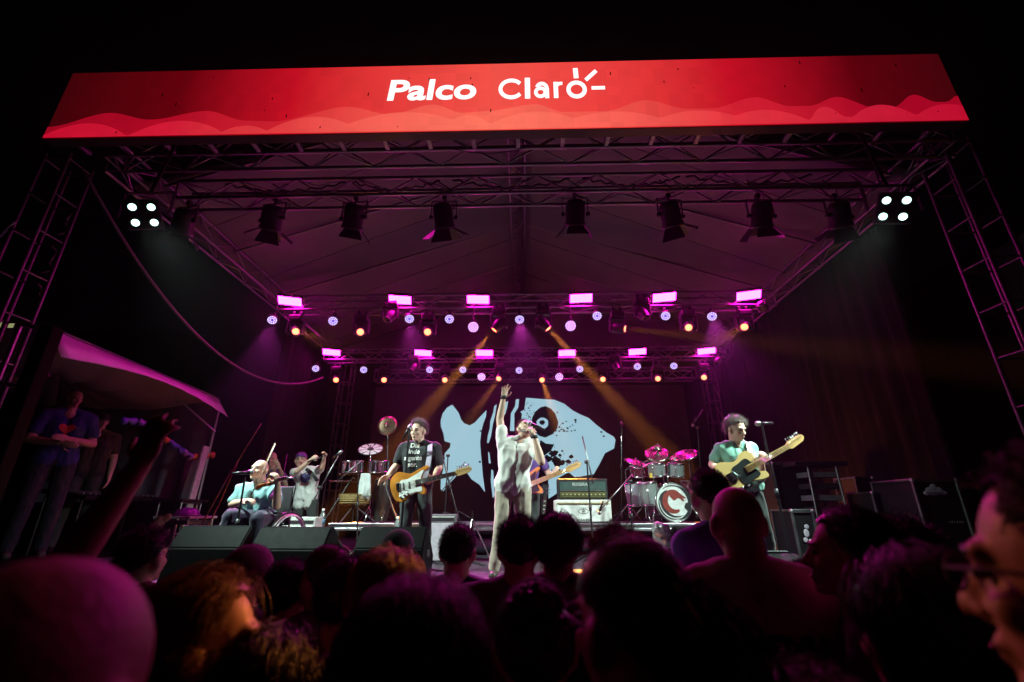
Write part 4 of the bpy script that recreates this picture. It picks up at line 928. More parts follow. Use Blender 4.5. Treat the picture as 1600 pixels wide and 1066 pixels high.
def cymbal_stand(label, foot, c, r, n, boom_from=None, cm=None, group=None, slots=False):
    foot = Vector(foot); c = Vector(c); n = Vector(n).normalized(); t = thing('cymbal', label, 'cymbal', foot, group); L = lambda p: Vector(p) - foot
    Mc = Matrix.Translation(L(c)) @ aimq(n).to_matrix().to_4x4()
    if not slots:
        b = MB(); b.lathe([(.008, .032), (.03, .030), (.05, .016), (r * .35, .012), (r * .75, .003), (r, -.008), (r * .75, .001), (r * .35, .009), (.05, .012), (.008, .028)], Mc, 36)
        b.build('cymbal_plate', cm or CY, t)
    else:
        b = MB(); b.lathe([(r * .94, -.006), (r, -.004), (r, .004), (r * .94, .006), (r * .94, -.006)], Mc, 32); b.build('rim', BLKM, t)
        b = MB(); b.lathe([(0, .02), (.04, .018), (.05, 0), (0, 0)], Mc, 16); b.build('hub', BLK, t)
        for k in range(9):
            a = k * 2 * math.pi / 9; a1 = a + .56
            b = MB(); b.prism([(math.cos(a) * .055, math.sin(a) * .055), (math.cos(a) * r * .93, math.sin(a) * r * .93), (math.cos((a + a1) / 2) * r * .935, math.sin((a + a1) / 2) * r * .935), (math.cos(a1) * r * .93, math.sin(a1) * r * .93), (math.cos(a1) * .055, math.sin(a1) * .055)], .003, Mc); b.build('blade', mat('white_mylar', (.72, .7, .72), .4), t)
    b = MB(); b.tube(L(c) - n * .03, L(c) + n * .055, .005, n=6); b.lathe([(0, .07), (.012, .065), (.012, .05), (0, .045)], Mc, 8); b.build('wing_nut', CHR, t)
    if boom_from is not None:
        bf = Vector(boom_from); b = MB(); b.tube(L(bf), L(c) - n * .03, .008, n=8); b.build('boom', CHR, t); top = bf
    else: top = c - n * .03
    bar('pole', (foot.x, foot.y, foot.z + .06), top if boom_from is None and abs(top.x - foot.x) < .6 else top, .011, CHR, t)
    for k in range(3):
        a = k * 2.094 + .5; b = MB(); b.tube((0, 0, .28), (math.cos(a) * .26, math.sin(a) * .26, .01), .009, n=6); b.build('leg', CHR, t)
    return t
def drum(parent, c, r, h, axis, shellm, headm, name='drum', lugs=8):
    c = Vector(c); axis = Vector(axis).normalized(); M_ = Matrix.Translation(c) @ aimq(axis).to_matrix().to_4x4()
    b = MB(); b.lathe([(r * .985, -h / 2), (r * .985, h / 2)], M_, 32); sh = b.build('shell', shellm, parent)
    for z, nm in ((h / 2, 'drum_head'), (-h / 2, 'drum_head')):
        b = MB(); b.lathe([(0, z + (.002 if z > 0 else -.002)), (r * .975, z + (.002 if z > 0 else -.002))], M_, 32); b.build(nm, headm, sh)
        b = MB(); b.lathe([(r * .965, z - .014), (r * 1.02, z - .014), (r * 1.02, z + .014), (r * .965, z + .014), (r * .965, z - .014)], M_, 32); b.build('hoop', CHR, sh)
    for k in range(lugs):
        a = k * 2 * math.pi / lugs; p = M_ @ Vector((math.cos(a) * r * 1.01, math.sin(a) * r * 1.01, 0)); b = MB(); d = M_.to_3x3() @ Vector((0, 0, 1)); b.tube(p - d * (h / 2), p + d * (h / 2), .004, n=5); b.ell(p, (.010, .010, .02), aimq(d), 1); b.build('lug', CHR, sh)
    return sh

def scribble(name, parent, x, z, w_, h_, n, m, seed):
    """worn stencil letters too far away to read: uneven upright strokes"""
    r_ = random.Random(seed); b = MB()
    for k in range(n):
        xx = x - w_ / 2 + (k + .5) * w_ / n; b.box((xx, -.012, z), (w_ / n * .3, .002, h_ * r_.uniform(.6, 1)))
        if r_.random() > .4: b.box((xx + w_ / n * .2, -.0124, z + h_ * r_.choice((-.35, 0, .35))), (w_ / n * .55, .002, h_ * .2))
    return b.build(name, m, parent)
# ------------------------------------------------------------------ drum kit on the riser
kit_p = at(1050, 815, 7.6); kit = thing('drum_kit', 'drum kit with a red dragon swirl on the bass drum head', 'drum kit', (kit_p.x, 7.6, RZ))
K0 = Vector((kit_p.x, 7.6, RZ)); KL = lambda px, py, dy=0: at(px, py, 7.6 + dy) - K0
WHD = mat('drum_head_white', (.72, .74, .72), .5, var=.05); SIL = mat('silver_sparkle', (.42, .46, .45), .3, .5, .35, 90); MAGD = mat('maroon_shell', (.20, .03, .06), .25, var=.2, coat=.4); CLR = mat('frosted_shell', (.55, .5, .58), .3)
bc = KL(1051, 785.5, -.12); br = .288
bax = Vector((.10, -1, .02)).normalized(); bs = drum(kit, bc + Vector((0, .22, 0)), br, .42, bax, MAGD, WHD, lugs=10)
LG = Matrix.Translation(bc + Vector((0, .22, 0)) + bax * .2145) @ aimq(bax).to_matrix().to_4x4(); LB = mat('logo_black', (.015, .015, .018), .5); LR_ = mat('logo_red', (.26, .03, .02), .5); LW = mat('logo_white', (.8, .8, .78), .5)
def ldec(pts, m, z, nm): b = MB(); b.prism([(x * br, y * br) for x, y in pts], .0012, LG @ Matrix.Translation((0, 0, z))); b.build(nm, m, bs)
def cres(r0, r1, a0, a1, cx=0, cy=0, n=28, w0=.02, w1=.12):
    o = []; i = []
    for k in range(n + 1):
        t = k / n; a = R(a0 + (a1 - a0) * t); wd = w0 + (w1 - w0) * math.sin(t * math.pi) ** .8; r_ = r0 + (r1 - r0) * t; o.append((cx + math.cos(a) * (r_ + wd / 2), cy + math.sin(a) * (r_ + wd / 2))); i.append((cx + math.cos(a) * (r_ - wd / 2), cy + math.sin(a) * (r_ - wd / 2)))
    return o + i[::-1]
ldec([(math.cos(a * .2094) * .93, math.sin(a * .2094) * .93) for a in range(30)], LW, .003, 'print_disc')
ldec(cres(.86, .88, 80, -80, w0=.02, w1=.20), LB, .005, 'print_black_arc'); ldec(cres(.70, .76, 115, 305, .0, -.02, w0=.02, w1=.30), LB, .0055, 'print_black_arc'); ldec(cres(.84, .86, 60, 130, 0, 0, w0=.02, w1=.07), LB, .0058, 'print_black_arc'); ldec(cres(.78, .80, 170, 330, 0, 0, w0=.01, w1=.05), LW, .007, 'print_white_arc')
ldec(cres(.58, .44, 75, 300, .03, .0, w0=.10, w1=.30), LR_, .0075, 'print_red_body')
ldec([(-.15, .62), (.05, .56), (.22, .60), (.30, .52), (.44, .40), (.58, .30), (.70, .22), (.58, .20), (.46, .22), (.58, .10), (.50, .04), (.36, .18), (.22, .22), (.10, .12), (-.02, .10), (-.2, .3)], LR_, .009, 'print_dragon_head')
ldec([(.62, -.04), (.86, .02), (.84, -.36), (.66, -.42), (.52, -.24)], LB, .009, 'print_port_ring')
for (px, py, dy, r_, h_, ax, sm_, nm) in ((1026, 733, -.02, .128, .19, (-.05, -.25, 1), SIL, 0), (1056, 734, -.02, .128, .19, (.05, -.25, 1), SIL, 0), (1014, 771, .0, .15, .32, (-.12, -.1, 1), SIL, 0), (993, 772, .2, .15, .34, (-.1, -.05, 1), CLR, 0), (1000, 735, .35, .16, .15, (-.1, -.3, 1), MAGD, 0), (1082, 770, .1, .17, .34, (.05, -.05, 1), MAGD, 0)):
    drum(kit, KL(px, py, dy), r_, h_, ax, sm_, WHD, lugs=6)
kb = MB(); p0 = bc + Vector((0, .1, .28)); kb.tube(p0, p0 + Vector((0, 0, .16)), .014, n=8); kb.tube(p0 + Vector((-.16, 0, .14)), p0 + Vector((.16, 0, .14)), .012, n=8); kb.build('tom_mount', CHR, kit)
for e in (-1, 1): kb = MB(); kb.tube(bc + Vector((e * .26, .05, .02)), bc + Vector((e * .36, -.14, -.26)), .010, n=6); kb.build('spur', CHR, kit)
MB().box(KL(1017, 743, -.2), (.045, .02, .07)).build('yellow_tag', mat('yellow_tag', (.6, .4, .05), .6), kit)
fo = RZ
for (nm, px, py, dy, r_, n_, fx) in (('big pink lit cymbal high over the first tom of the drum kit', 1027, 710, .0, .20, (-.12, -.75, .75), 1012), ('small bell cymbal stacked above the big drum kit cymbal', 1027, 699, .05, .075, (0, -.7, .8), 1030), ('small tilted splash cymbal between the two drum kit toms', 1053, 716.5, -.05, .105, (.06, -.42, .9), 1046), ('wide red lit cymbal over the second tom of the drum kit', 1071, 710.5, .05, .21, (-.28, -.45, .85), 1091), ('dark cymbal behind the floor toms of the drum kit', 993, 722, .4, .2, (.2, -.4, .9), 985)):
    c = at(px, py, 7.6 + dy); f = at(fx, 815, 7.75 + dy); cymbal_stand(nm, (f.x, 7.8 + dy, fo), c, r_, n_, boom_from=Vector((f.x, 7.8 + dy, c.z - .12)), group='drum kit cymbals')
st_ = thing('drum_stool', 'round black drum stool behind the bass drum', 'stool', K0 + Vector((0, .9, 0)))
MB().lathe([(0, .5), (.16, .5), (.18, .47), (.17, .42), (0, .42)], n=20).tube((0, 0, .1), (0, 0, .43), .02).build('seat', RUB, st_)
for k in range(3): MB().tube((0, 0, .2), (math.cos(k * 2.09) * .25, math.sin(k * 2.09) * .25, .01), .01).build('leg', CHR, st_)

# ------------------------------------------------------------------ percussion set left of the screen
PY = 7.5
p_ = at(605, 665, PY); f_ = at(603, 815, PY + .1); cymbal_stand('big round cymbal facing the crowd high above the percussion', (f_.x, PY + .1, RZ), p_, .165, (.0, -1, .12), group='percussion cymbals', cm=mat('red_bronze', (.45, .30, .2), .35, .9, .2, 30))
p_ = at(579, 702, PY); f_ = at(578, 815, PY); cymbal_stand('slotted pink fan shaped effect cymbal over the timbales', (f_.x, PY, RZ), p_, .20, (.08, -.55, .8), group='percussion cymbals', slots=True)
tb = thing('timbales', 'pair of chrome timbales on a stand beside the guitarist in black', 'drum', (at(575, 815, PY).x, PY, RZ)); T0 = Vector((at(575, 815, PY).x, PY, RZ))
for px, r_ in ((550, .17), (592, .16)): drum(tb, at(px, 729, PY - .1) - T0, r_, .16, (0, -.12, 1), CHR, WHD, lugs=6)
for px, e in ((552, -1), (598, 1)):
    bar('stand_leg', at(px, 745, PY - .1), (T0.x + e * .55, PY - .35, RZ + .01), .011, BLKM, tb); bar('stand_leg', at(px, 745, PY - .1), (T0.x - e * .3, PY + .3, RZ + .01), .011, BLKM, tb)
bar('crossbar', at(530, 741, PY - .1), at(615, 741, PY - .1), .012, BLKM, tb); bar('crossbar', at(515, 752, PY - .1), at(560, 752, PY - .1), .012, BLKM, tb)
bk_p = at(554, 781, PY - .15); bk = thing('percussion_basket', 'woven straw basket of hand percussion under the timbales', 'basket', bk_p)
wick = mat('straw', (.30, .20, .07), .7, var=.4, scale=30, bump=.5, bscale=60)
b = MB(); b.lathe([(.0, -.08), (.16, -.08), (.20, .0), (.205, .075), (.19, .075), (.16, -.05), (0, -.06)], Matrix.Diagonal((1.15, .8, 1, 1)), 24); b.build('basket_body', wick, bk)
for k in range(5): b = MB(); b.lathe([(.185 + .006 * k, -.055 + k * .03), (.198 + .004 * k, -.05 + k * .03), (.185 + .006 * k, -.04 + k * .03)], Matrix.Diagonal((1.17, .82, 1, 1)), 24); b.build('woven_band', wick, bk)
bar('basket_stand', (bk_p.x, bk_p.y, RZ), bk_p, .011, BLKM, bk)
for k in range(3): bar('stand_leg', (bk_p.x, bk_p.y, RZ + .25), (bk_p.x + math.cos(k * 2.1 + .3) * .34, bk_p.y + math.sin(k * 2.1 + .3) * .3, RZ + .01), .010, ALUD, bk)
wcl = cloth('white_towel', (.62, .66, .64))
tw_p = at(570, 757, PY - .25); b = MB()
for k in range(7): b.cap(Vector((-.06 + k * .02, .01 * math.sin(k * 2), .15)), .016, Vector((-.085 + k * .029, .02 * math.sin(k * 1.7), -.16 - .02 * (k % 3))), .024)
tw = link('hanging_towel', voxel(b, .009, 3, .004, 3, 'towel')); tw.data.materials.append(wcl); tw.location = tw_p; tag(tw, 'white towel hanging from the timbale stand', 'towel')
cg = thing('conga_drum', 'dark conga drum between the basket and the cymbal stand', 'drum', (at(592, 815, PY).x, PY + .05, RZ)); b = MB(); b.lathe([(.10, .02), (.13, .15), (.155, .4), (.135, .62), (.132, .66), (0, .66)], n=24); b.build('shell', mat('dark_wood', (.03, .022, .018), .3, coat=.3), cg); b = MB(); b.lathe([(.138, .63), (.142, .63), (.142, .665), (.13, .665)], n=24); b.build('hoop', CHR, cg)

# stands
def ms(label, foot_px, fY, z0, top, tip=None, mic=True, boom=None, **k):
    f = at(foot_px, 815, fY); return mic_stand(label, (f.x, fY, z0), top, tip, mic, boom, **k)
t_ = at(640, 668, 5.1); ms('straight mic stand crossing in front of the guitarist in black', 627, 5.1, FLOOR, t_ - Vector((0, 0, .03)), (t_ + Vector((-.0, .0, .0)), (.45, -.25, .75)), midr=.0125)
t_ = at(1190, 662, 4.75); f_ = at(1204, 748, 4.75); mic_stand('mic stand with a silver ball mic beside the yellow guitar', (f_.x + .05, 4.75, FLOOR), t_ - Vector((0, 0, .01)), (t_ + Vector((-.03, 0, .0)), (-1, -.15, -.05)), tripod=False)
t_ = at(917, 722, 6.2); mic_stand('mic stand with a raised lilac boom in front of the white amplifier', (at(925, 815, 6.2).x, 6.2, FLOOR), t_, None, False, (at(910, 682, 6.2), at(927, 756, 6.1)))
t_ = at(968, 775, 6.6); mic_stand('low stand whose lilac boom slants down to the white cabinet', (at(985, 830, 6.9).x, 6.9, FLOOR), at(985, 752, 6.9), (at(937, 800, 6.65), (-.3, .2, -.9)), True, (at(988, 741, 6.95), at(938, 797, 6.65)))
t_ = at(530, 709, 6.6); mic_stand('thin slanting boom stand between the man in white and the percussion', (at(492, 815, 6.6).x, 6.6, FLOOR), at(500, 762, 6.6), (at(532, 707, 6.6), (.6, -.3, .3)), True, (at(491, 780, 6.6), at(529, 712, 6.6)))
mic_stand('lilac boom rod slanting in front of the timbales', (at(560, 830, 6.9).x, 6.95, FLOOR), at(560, 722, 6.95), None, False, (at(563, 721, 6.9), at(527, 752, 6.9)))
mic_stand('tall thin stand in the dark right of the fish', (at(973, 830, 8.6).x, 8.6, RZ), at(971, 664, 8.6), (at(971, 662, 8.6), (0, 0, 1)), midr=.008)
mic_stand('overhead boom stand above the drum kit on the guitarist side', (at(1100, 830, 8.4).x, 8.4, FLOOR), at(1090, 668, 8.4), (at(1083, 664, 8.4), (-.4, -.1, -.8)), True, (at(1098, 640, 8.4), at(1084, 662, 8.4)))
mic_stand('black stand with a clip light in front of the fish tail', (at(694, 830, 8.0).x, 8.0, RZ), at(700, 712, 8.0), None, False, (at(690, 768, 8.0), at(727, 722, 7.9)))
mic_stand('dark stand crossing behind the strat headstock', (at(716, 835, 7.6).x, 7.6, RZ), at(692, 716, 7.6), None, False, (at(692, 712, 7.6), at(705, 765, 7.6)))
for k, px in enumerate((738, 712)):
    t_ = thing('folding_stand', ('low chrome folding stand between the pink amplifier and the singer', 'low chrome folding stand behind the pink amplifier')[k], 'stand', (at(px, 815, 6.6 + k * .4).x, 6.6 + k * .4, FLOOR))
    bar('pole', t_.location, t_.location + Vector((0, 0, .62)), .012, BLKM, t_)
    for e in range(3): bar('leg', t_.location + Vector((0, 0, .52)), t_.location + Vector((math.cos(e * 2.1 + .2) * .26, math.sin(e * 2.1 + .2) * .2, .01)), .010, CHR, t_)

# ------------------------------------------------------------------ amplifiers, wedges, bottles
WTO = mat('white_tolex', (.78, .76, .70), .55, bump=.25, bscale=250); GRC = mat('white_grille', (.80, .79, .76), .7, bump=.4, bscale=400)
a0 = at(868, 818, 7.32); a1 = at(957, 818, 7.32); atp = at(912, 781, 7.32); aw = a1.x - a0.x; ax_ = (a0.x + a1.x) / 2; ah = atp.z - RZ
cab = thing('speaker_cabinet', 'white guitar cabinet with an eye emblem on its grille', 'amplifier', (ax_, 7.3, RZ))
MB().box((0, .2, ah / 2), (aw, .36, ah), bev=.015).build('case', WTO, cab); MB().box((0, .012, ah / 2 - .03), (aw - .07, .03, ah - .10), bev=.004).build('grille', GRC, cab); MB().box((0, .004, ah - .052), (aw - .07, .03, .022), bev=.004).build('gold_trim', mat('gold_trim', (.45, .36, .2), .4, .6), cab)
for e in (-1, 1): MB().box((e * (aw / 2 - .02), .01, .03), (.045, .03, .05), bev=.006).build('corner', CHR, cab)
b = MB(); eyec = Vector((.0, -.006, ah * .50))
for a in (0, 1):
    pts = [eyec + Vector((math.cos(t * math.pi / 12) * .072, 0, (1 if a else -1) * math.sin(t * math.pi / 12) * .036)) for t in range(13)]; b.path(pts, .0035, 5)
b.path([eyec + Vector((math.cos(t * .524) * .024, -.001, math.sin(t * .524) * .024)) for t in range(13)], .0035, 5); b.ell(eyec, (.010, .003, .010), sub=2)
for t in (-.05, -.025, 0, .025, .05): b.path([eyec + Vector((t, 0, .042)), eyec + Vector((t * 1.3, 0, .060))], .0025, 5)
b.build('eye_emblem', LB, cab)
scribble('script_lettering', cab, 0, ah * .13, .2, .04, 8, LB, 6)
hp = at(912, 781, 7.34); hw = at(950, 770, 7.34).x - at(872, 770, 7.34).x; hh = at(912, 748, 7.34).z - hp.z
amp = thing('amplifier_head', 'black valve amplifier head on top of the white cabinet', 'amplifier', (ax_ + .01, 7.32, RZ + ah))
MB().box((0, .16, hh / 2), (hw, .27, hh), bev=.012).build('case', BLK, amp); MB().box((0, .018, hh * .62), (hw - .06, .012, hh * .46)).build('mesh_window', mat('green_mesh', (.07, .12, .11), .35, .3), amp); MB().box((0, .016, hh * .24), (hw - .06, .012, hh * .26)).build('control_panel', mat('olive_panel', (.10, .10, .04), .4), amp)
for k in range(11): MB().tube((-hw / 2 + .07 + k * (hw - .14) / 10, .012, hh * .24), (-hw / 2 + .07 + k * (hw - .14) / 10, -.008, hh * .24), .012, .010, 10).build('knob', mat('cream_knob', (.55, .5, .25), .4), amp)
for k in range(4): MB().lathe([(.0, .08), (.012, .076), (.016, .04), (.013, 0)], Matrix.Translation((-.05 + k * .045, .030, hh * .44)), 10).build('valve', mat('valve_glass', (.35, .38, .36), .1), amp)
link('lettering', text_mesh('BUGERA', .062, mat('pale_print', (.5, .55, .52), .5), off=.001, th=.001), amp, Matrix.Translation((-.04, .009, hh * .72)) @ FACE); MB().box((0, .008, hh * .42), (hw - .06, .004, .008)).build('trim_line', ALU, amp)
MB().path([(-.1, .16, hh), (-.08, .16, hh + .03), (.08, .16, hh + .03), (.1, .16, hh)], .010).build('handle', RUB, amp)
def combo(label, px0, px1, ptop, Y, z0, m, gm, h=None):
    a = at(px0, 815, Y); c = at(px1, 815, Y); tz = at(px0, ptop, Y).z; h = tz - z0; W = c.x - a.x; t = thing('combo_amplifier', label, 'amplifier', ((a.x + c.x) / 2, Y, z0))
    MB().box((0, .13, h / 2), (W, .24, h), bev=.012).build('case', m, t); MB().box((0, .005, h / 2 - .04), (W - .05, .02, h - .14), bev=.004).build('grille', gm, t)
    b = MB()
    for k in range(24): b.box((-W / 2 + .03 + k * (W - .06) / 23, .004, h - .035), (.011, .016, .011))
    b.build('checker_trim', PWHITE, t); MB().box((0, .008, h - .062), (W - .05, .012, .03)).build('control_panel', BLK, t); return t
combo('pinkish lit combo amplifier right of the guitarist in black', 661, 712, 803.5, 6.4, FLOOR, mat('grey_tolex', (.12, .11, .12), .6, bump=.3, bscale=250), mat('silver_grille', (.45, .40, .45), .7, bump=.5, bscale=300))
combo('pale combo amplifier on the floor behind the wheelchair', 441, 492, 808, 6.3, FLOOR, mat('cream_tolex', (.5, .52, .48), .6, bump=.3, bscale=250), GRC)
wb = mat('wedge_black', (.003, .0036, .0036), .5, bump=.3, bscale=160, spec=.04); wg = mat('wedge_grille', (.05, .06, .06), .5, .4, bump=.3, bscale=500)
def wedge(label, px0, px1, ptop, Y, tilt=0, D=.42):
    a = at(px0, ptop + 20, Y); c = at(px1, ptop + 20, Y); W = c.x - a.x; top = at(px0, ptop, Y + .22).z - FLOOR; t = thing('monitor_wedge', label, 'monitor speaker', ((a.x + c.x) / 2, Y, FLOOR), 'monitor wedges', tilt)
    # seen from the crowd: sloping back of the cabinet, handle on its side
    M_ = Matrix.Translation((W / 2, 0, 0)) @ Matrix(((0, 0, -1, 0), (1, 0, 0, 0), (0, 1, 0, 0), (0, 0, 0, 1)))
    b = MB(); b.prism([(-.24, 0), (.30, 0), (.36, top * .42), (.02, top), (-.06, top), (-.20, top * .62)], W, M_)
    bmesh.ops.bevel(b.bm, geom=[e for e in b.bm.edges if e.calc_face_angle(0) > .5], offset=.012, segments=2, affect='EDGES'); b.build('cabinet', wb, t)
    MB().box((0, .205, top * .76), (W - .06, .012, .36), Quaternion((1, 0, 0), R(32) + math.pi / 2 - 1.0), bev=.003).build('grille', wg, t)
    for e in (-1, 1): MB().box((e * (W / 2 + .001), .06, top * .5), (.012, .13, .06), bev=.004).build('handle', RUB, t)
    return t
wedge('green glinting monitor wedge at the feet of the guitarist in black', 566, 668, 822, 4.75)
wedge('monitor wedge in front of the wheelchair', 288, 396, 820, 4.7)
wedge('black monitor wedge between the wheelchair and the guitarist in black', 410, 520, 822, 4.6)
wedge('black monitor wedge in front of the drum kit', 1052, 1135, 822, 5.6)
wedge('monitor wedge at the feet of the guitarist in green', 1150, 1245, 862, 4.7)
PET = mat('bottle_plastic', (.45, .55, .55), .12, var=.05, trans=.7); 
def bottle(px, Y, z0, label, h=.25):
    p = at(px, 815, Y); t = thing('water_bottle', label, 'bottle', (p.x, Y, z0), 'water bottles'); s = h / .25
    MB().lathe([(0, 0), (.03 * s, 0), (.033 * s, .02 * s), (.031 * s, .07 * s), (.034 * s, .12 * s), (.033 * s, .17 * s), (.014 * s, .215 * s), (.013 * s, .23 * s), (0, .23 * s)], n=16).build('bottle_body', PET, t); MB().lathe([(.0335 * s, .08 * s), (.0352 * s, .08 * s), (.0352 * s, .13 * s), (.0335 * s, .13 * s)], n=16).build('label_band', mat('blue_band', (.10, .25, .4), .4), t); MB().lathe([(.015 * s, .225 * s), (.016 * s, .25 * s), (0, .25 * s)], n=12).build('bottle_cap', PWHITE, t)
bottle(503, 6.9, RZ - .1, 'clear water bottle near the man in white', .3); bottle(621, 6.9, FLOOR + .25, 'clear water bottle beside the white folded towel', .3)
for px, z_, nm in ((503, RZ - .1, 'small black case under the bottle near the man in white'), (612, FLOOR + .25, 'small black case under the white folded towel')):
    p = at(px, 815, 6.9); t = MB().box((0, 0, 0), (.42, .3, z_ - FLOOR), bev=.01).build('equipment_case', BLK); t.location = (p.x, 6.9, (z_ + FLOOR) / 2); tag(t, nm, 'case')
b = MB(); p = at(601, 815, 6.8)
for k in range(6): b.cap(Vector((-.1 + k * .04, .02 * math.sin(k), .04 + .015 * math.cos(k * 2))), .04, Vector((-.08 + k * .04, .1, .04)), .035)
o = link('folded_towel', voxel(b, .012, 2, .006, 4, 'towel')); o.data.materials.append(wcl); o.location = (p.x, 6.85, FLOOR + .25); tag(o, 'white folded towel on a small case behind the wedge', 'towel')
# spare guitar on a stand between the singer and the white cabinet
gp = at(848, 832, 6.9); gt = guitar('spare_guitar', 'sunburst spare guitar standing upright left of the white cabinet', (gp.x, 6.9, gp.z), at(853, 760, 7.05) - gp, (-.15, -1, .1), LESP, SUN, PBLACK, ROSE, ROSE, 1.0, 'lp', PBLACK)
gs = thing('guitar_stand', 'black guitar stand holding the spare sunburst guitar', 'stand', (gp.x, 7.0, FLOOR)); G0 = Vector((gp.x, 7.0, FLOOR)); bar('pole', G0, G0 + Vector((0, .02, .85)), .013, BLKM, gs)
for e in range(3): bar('leg', G0 + Vector((0, 0, .25)), G0 + Vector((math.cos(e * 2.1 + .5) * .3, math.sin(e * 2.1 + .5) * .25, .01)), .012, BLKM, gs)
for e in (-1, 1): bar('cradle_arm', G0 + Vector((e * .1, -.02, gp.z - FLOOR - .23)), G0 + Vector((e * .1, -.16, gp.z - FLOOR - .21)), .010, RUB, gs)

# ------------------------------------------------------------------ flight cases and racks on the guitarist side
FC = mat('flight_case_black', (.010, .009, .011), .6, bump=.2, bscale=120, spec=.15)
def flight_case(label, p0, p1, ptop, Y, z0, D=.5, rz=0, logo=None, lid=True, name='flight_case'):
    a = at(p0, ptop, Y); c = at(p1, ptop, Y); W = abs(c.x - a.x); h = a.z - z0; t = thing(name, label, 'flight case', ((a.x + c.x) / 2, Y, z0), 'flight cases', rz)
    MB().box((0, D / 2, h / 2), (W - .02, D - .02, h - .02), bev=.006).build('panel_box', FC, t)
    for e in (-1, 1):
        for y in (0, D): b = MB(); b.box((e * W / 2, y, h / 2), (.03, .03, h), bev=.004); b.build('edge_extrusion', ALUD, t)
        for z in (.012, h - .012): b = MB(); b.box((e * W / 2, D / 2, z), (.026, D - .03, .026), bev=.004); b.build('edge_extrusion', ALUD, t)
    for z in (.012, h - .012, h * .72 if lid else h - .03): b = MB(); b.box((0, 0, z), (W - .03, .026, .026), bev=.004); b.build('edge_extrusion', ALUD, t)
    for e in (-1, 1):
        for z in (.02, h - .02): MB().ell((e * W / 2, 0, z), (.028, .028, .028), sub=2).build('ball_corner', STEEL, t)
    if lid: 
        for e in (-1, 1): MB().box((e * W * .25, -.016, h * .72), (.09, .012, .09), bev=.004).build('latch', STEEL, t)
    return t, W, h
pp_ = mat('lilac_print', (.5, .42, .5), .6)
t, W, h = flight_case('flight case stencilled with a figure and small lettering by the guitarist in green', 1236, 1268, 796, 6.3, FLOOR, lid=False)
b = MB(); 
for (x, z, r1, r2) in ((0, .28, .035, .05), (.02, .34, .03, .03), (-.03, .22, .03, .03), (.03, .2, .02, .04)): b.ell((x * W / .3, -.006, z * h / .5), (r1, .004, r2), sub=2)
b.build('stencil_figure', pp_, t); scribble('stencil_lettering', t, 0, h * .17, .2, .035, 9, pp_, 1)
t, W, h = flight_case('tall open flight case standing behind the yellow guitar', 1206, 1262, 722, 7.2, FLOOR, lid=False, D=.6)
t, W, h = flight_case('low wide flight case in the dark beyond the guitar rack', 1362, 1428, 768, 6.6, FLOOR, lid=False)
t, W, h = flight_case('flight case with a cloud shaped lilac logo at the stage edge', 1424, 1492, 748, 6.0, FLOOR, lid=False, D=.7)
b = MB()
for (x, z, r1, r2) in ((-.04, .86, .05, .04), (.02, .89, .05, .05), (.08, .86, .05, .04), (.0, .83, .13, .03), (-.08, .83, .04, .03), (.12, .83, .05, .028)): b.ell((x - .05, -.004, z * h), (r1, .004, r2), sub=2)
b.build('cloud_logo', pp_, t); scribble('logo_lettering', t, -.04, h * .83, .2, .028, 9, BLK, 2); scribble('stencil_lettering', t, .1, h * .5, .18, .03, 6, mat('grey_print', (.25, .25, .27), .6), 3)
rk = thing('equipment_rack', 'open rack of outboard units beyond the guitarist in green', 'rack', (at(1300, 800, 6.9).x, 6.9, FLOOR)); R0 = Vector((at(1300, 800, 6.9).x, 6.9, FLOOR)); rt = at(1300, 728, 6.9).z - FLOOR
for e in (-1, 1):
    for y in (0, .45): bar('upright', R0 + Vector((e * .22, y, 0)), R0 + Vector((e * .20, y, rt)), .016, ALUD, rk)
for k in range(7):
    z = .1 + k * (rt - .12) / 7; MB(R0).box(R0 + Vector((0, .22, z + .06)), (.42, .42, .075), bev=.006).build('rack_unit', BLK if k % 2 else mat('lilac_grey_unit', (.14, .12, .15), .4), rk)
MB(R0).box(R0 + Vector((-.02, .2, rt + .03)), (.75, .5, .06), bev=.01).build('top_shelf', FC, rk)
scr2 = MB(R0).box(R0 + Vector((.04, -.004, rt * .40)), (.10, .01, .09)).build('small_screen', emat('rack_screen', (.35, .3, .75), .5), rk)
bx = flight_case('narrow shelf case carried on the dark side rack', 1335, 1362, 745, 7.6, FLOOR, lid=False)

# ------------------------------------------------------------------ under the tent: mixing desk, rack frame, purple case, garland
ds = thing('monitor_desk', 'sound desk with faders on a table under the tent', 'mixing desk', atx(170, 775, -7.2)); D0 = Vector(ds.location)
MB().box((0, 0, 0), (.8, 1.7, .06), Quaternion((0, 1, 0), R(8)), bev=.01).build('desk_top', FC, ds)
for k in range(16): MB().box((.1 + .02 * math.sin(k), -.75 + k * .1, .035), (.30, .03, .02), Quaternion((0, 1, 0), R(8))).build('fader_strip', mat('fader_grey', (.2, .18, .22), .4), ds)
for e in (-1, 1):
    for y in (-.8, .8): bar('leg', D0 + Vector((e * .3, y, -.02)), (D0.x + e * .3, D0.y + y, FLOOR), .02, BLKM, ds)
rf = thing('rack_frame', 'pale metal rack frame beside the far tent pole', 'rack', (atx(296, 800, -6.1).x, atx(296, 800, -6.1).y, FLOOR)); F0 = Vector(rf.location)
for e in (-.26, .26):
    bar('upright', F0 + Vector((0, e, 0)), F0 + Vector((0, e, .78)), .018, ALU, rf); bar('upright', F0 + Vector((-.4, e, 0)), F0 + Vector((-.4, e, .78)), .018, ALU, rf)
for z in (.25, .5, .76): bar('shelf_bar', F0 + Vector((0, -.26, z)), F0 + Vector((0, .26, z)), .015, ALU, rf)
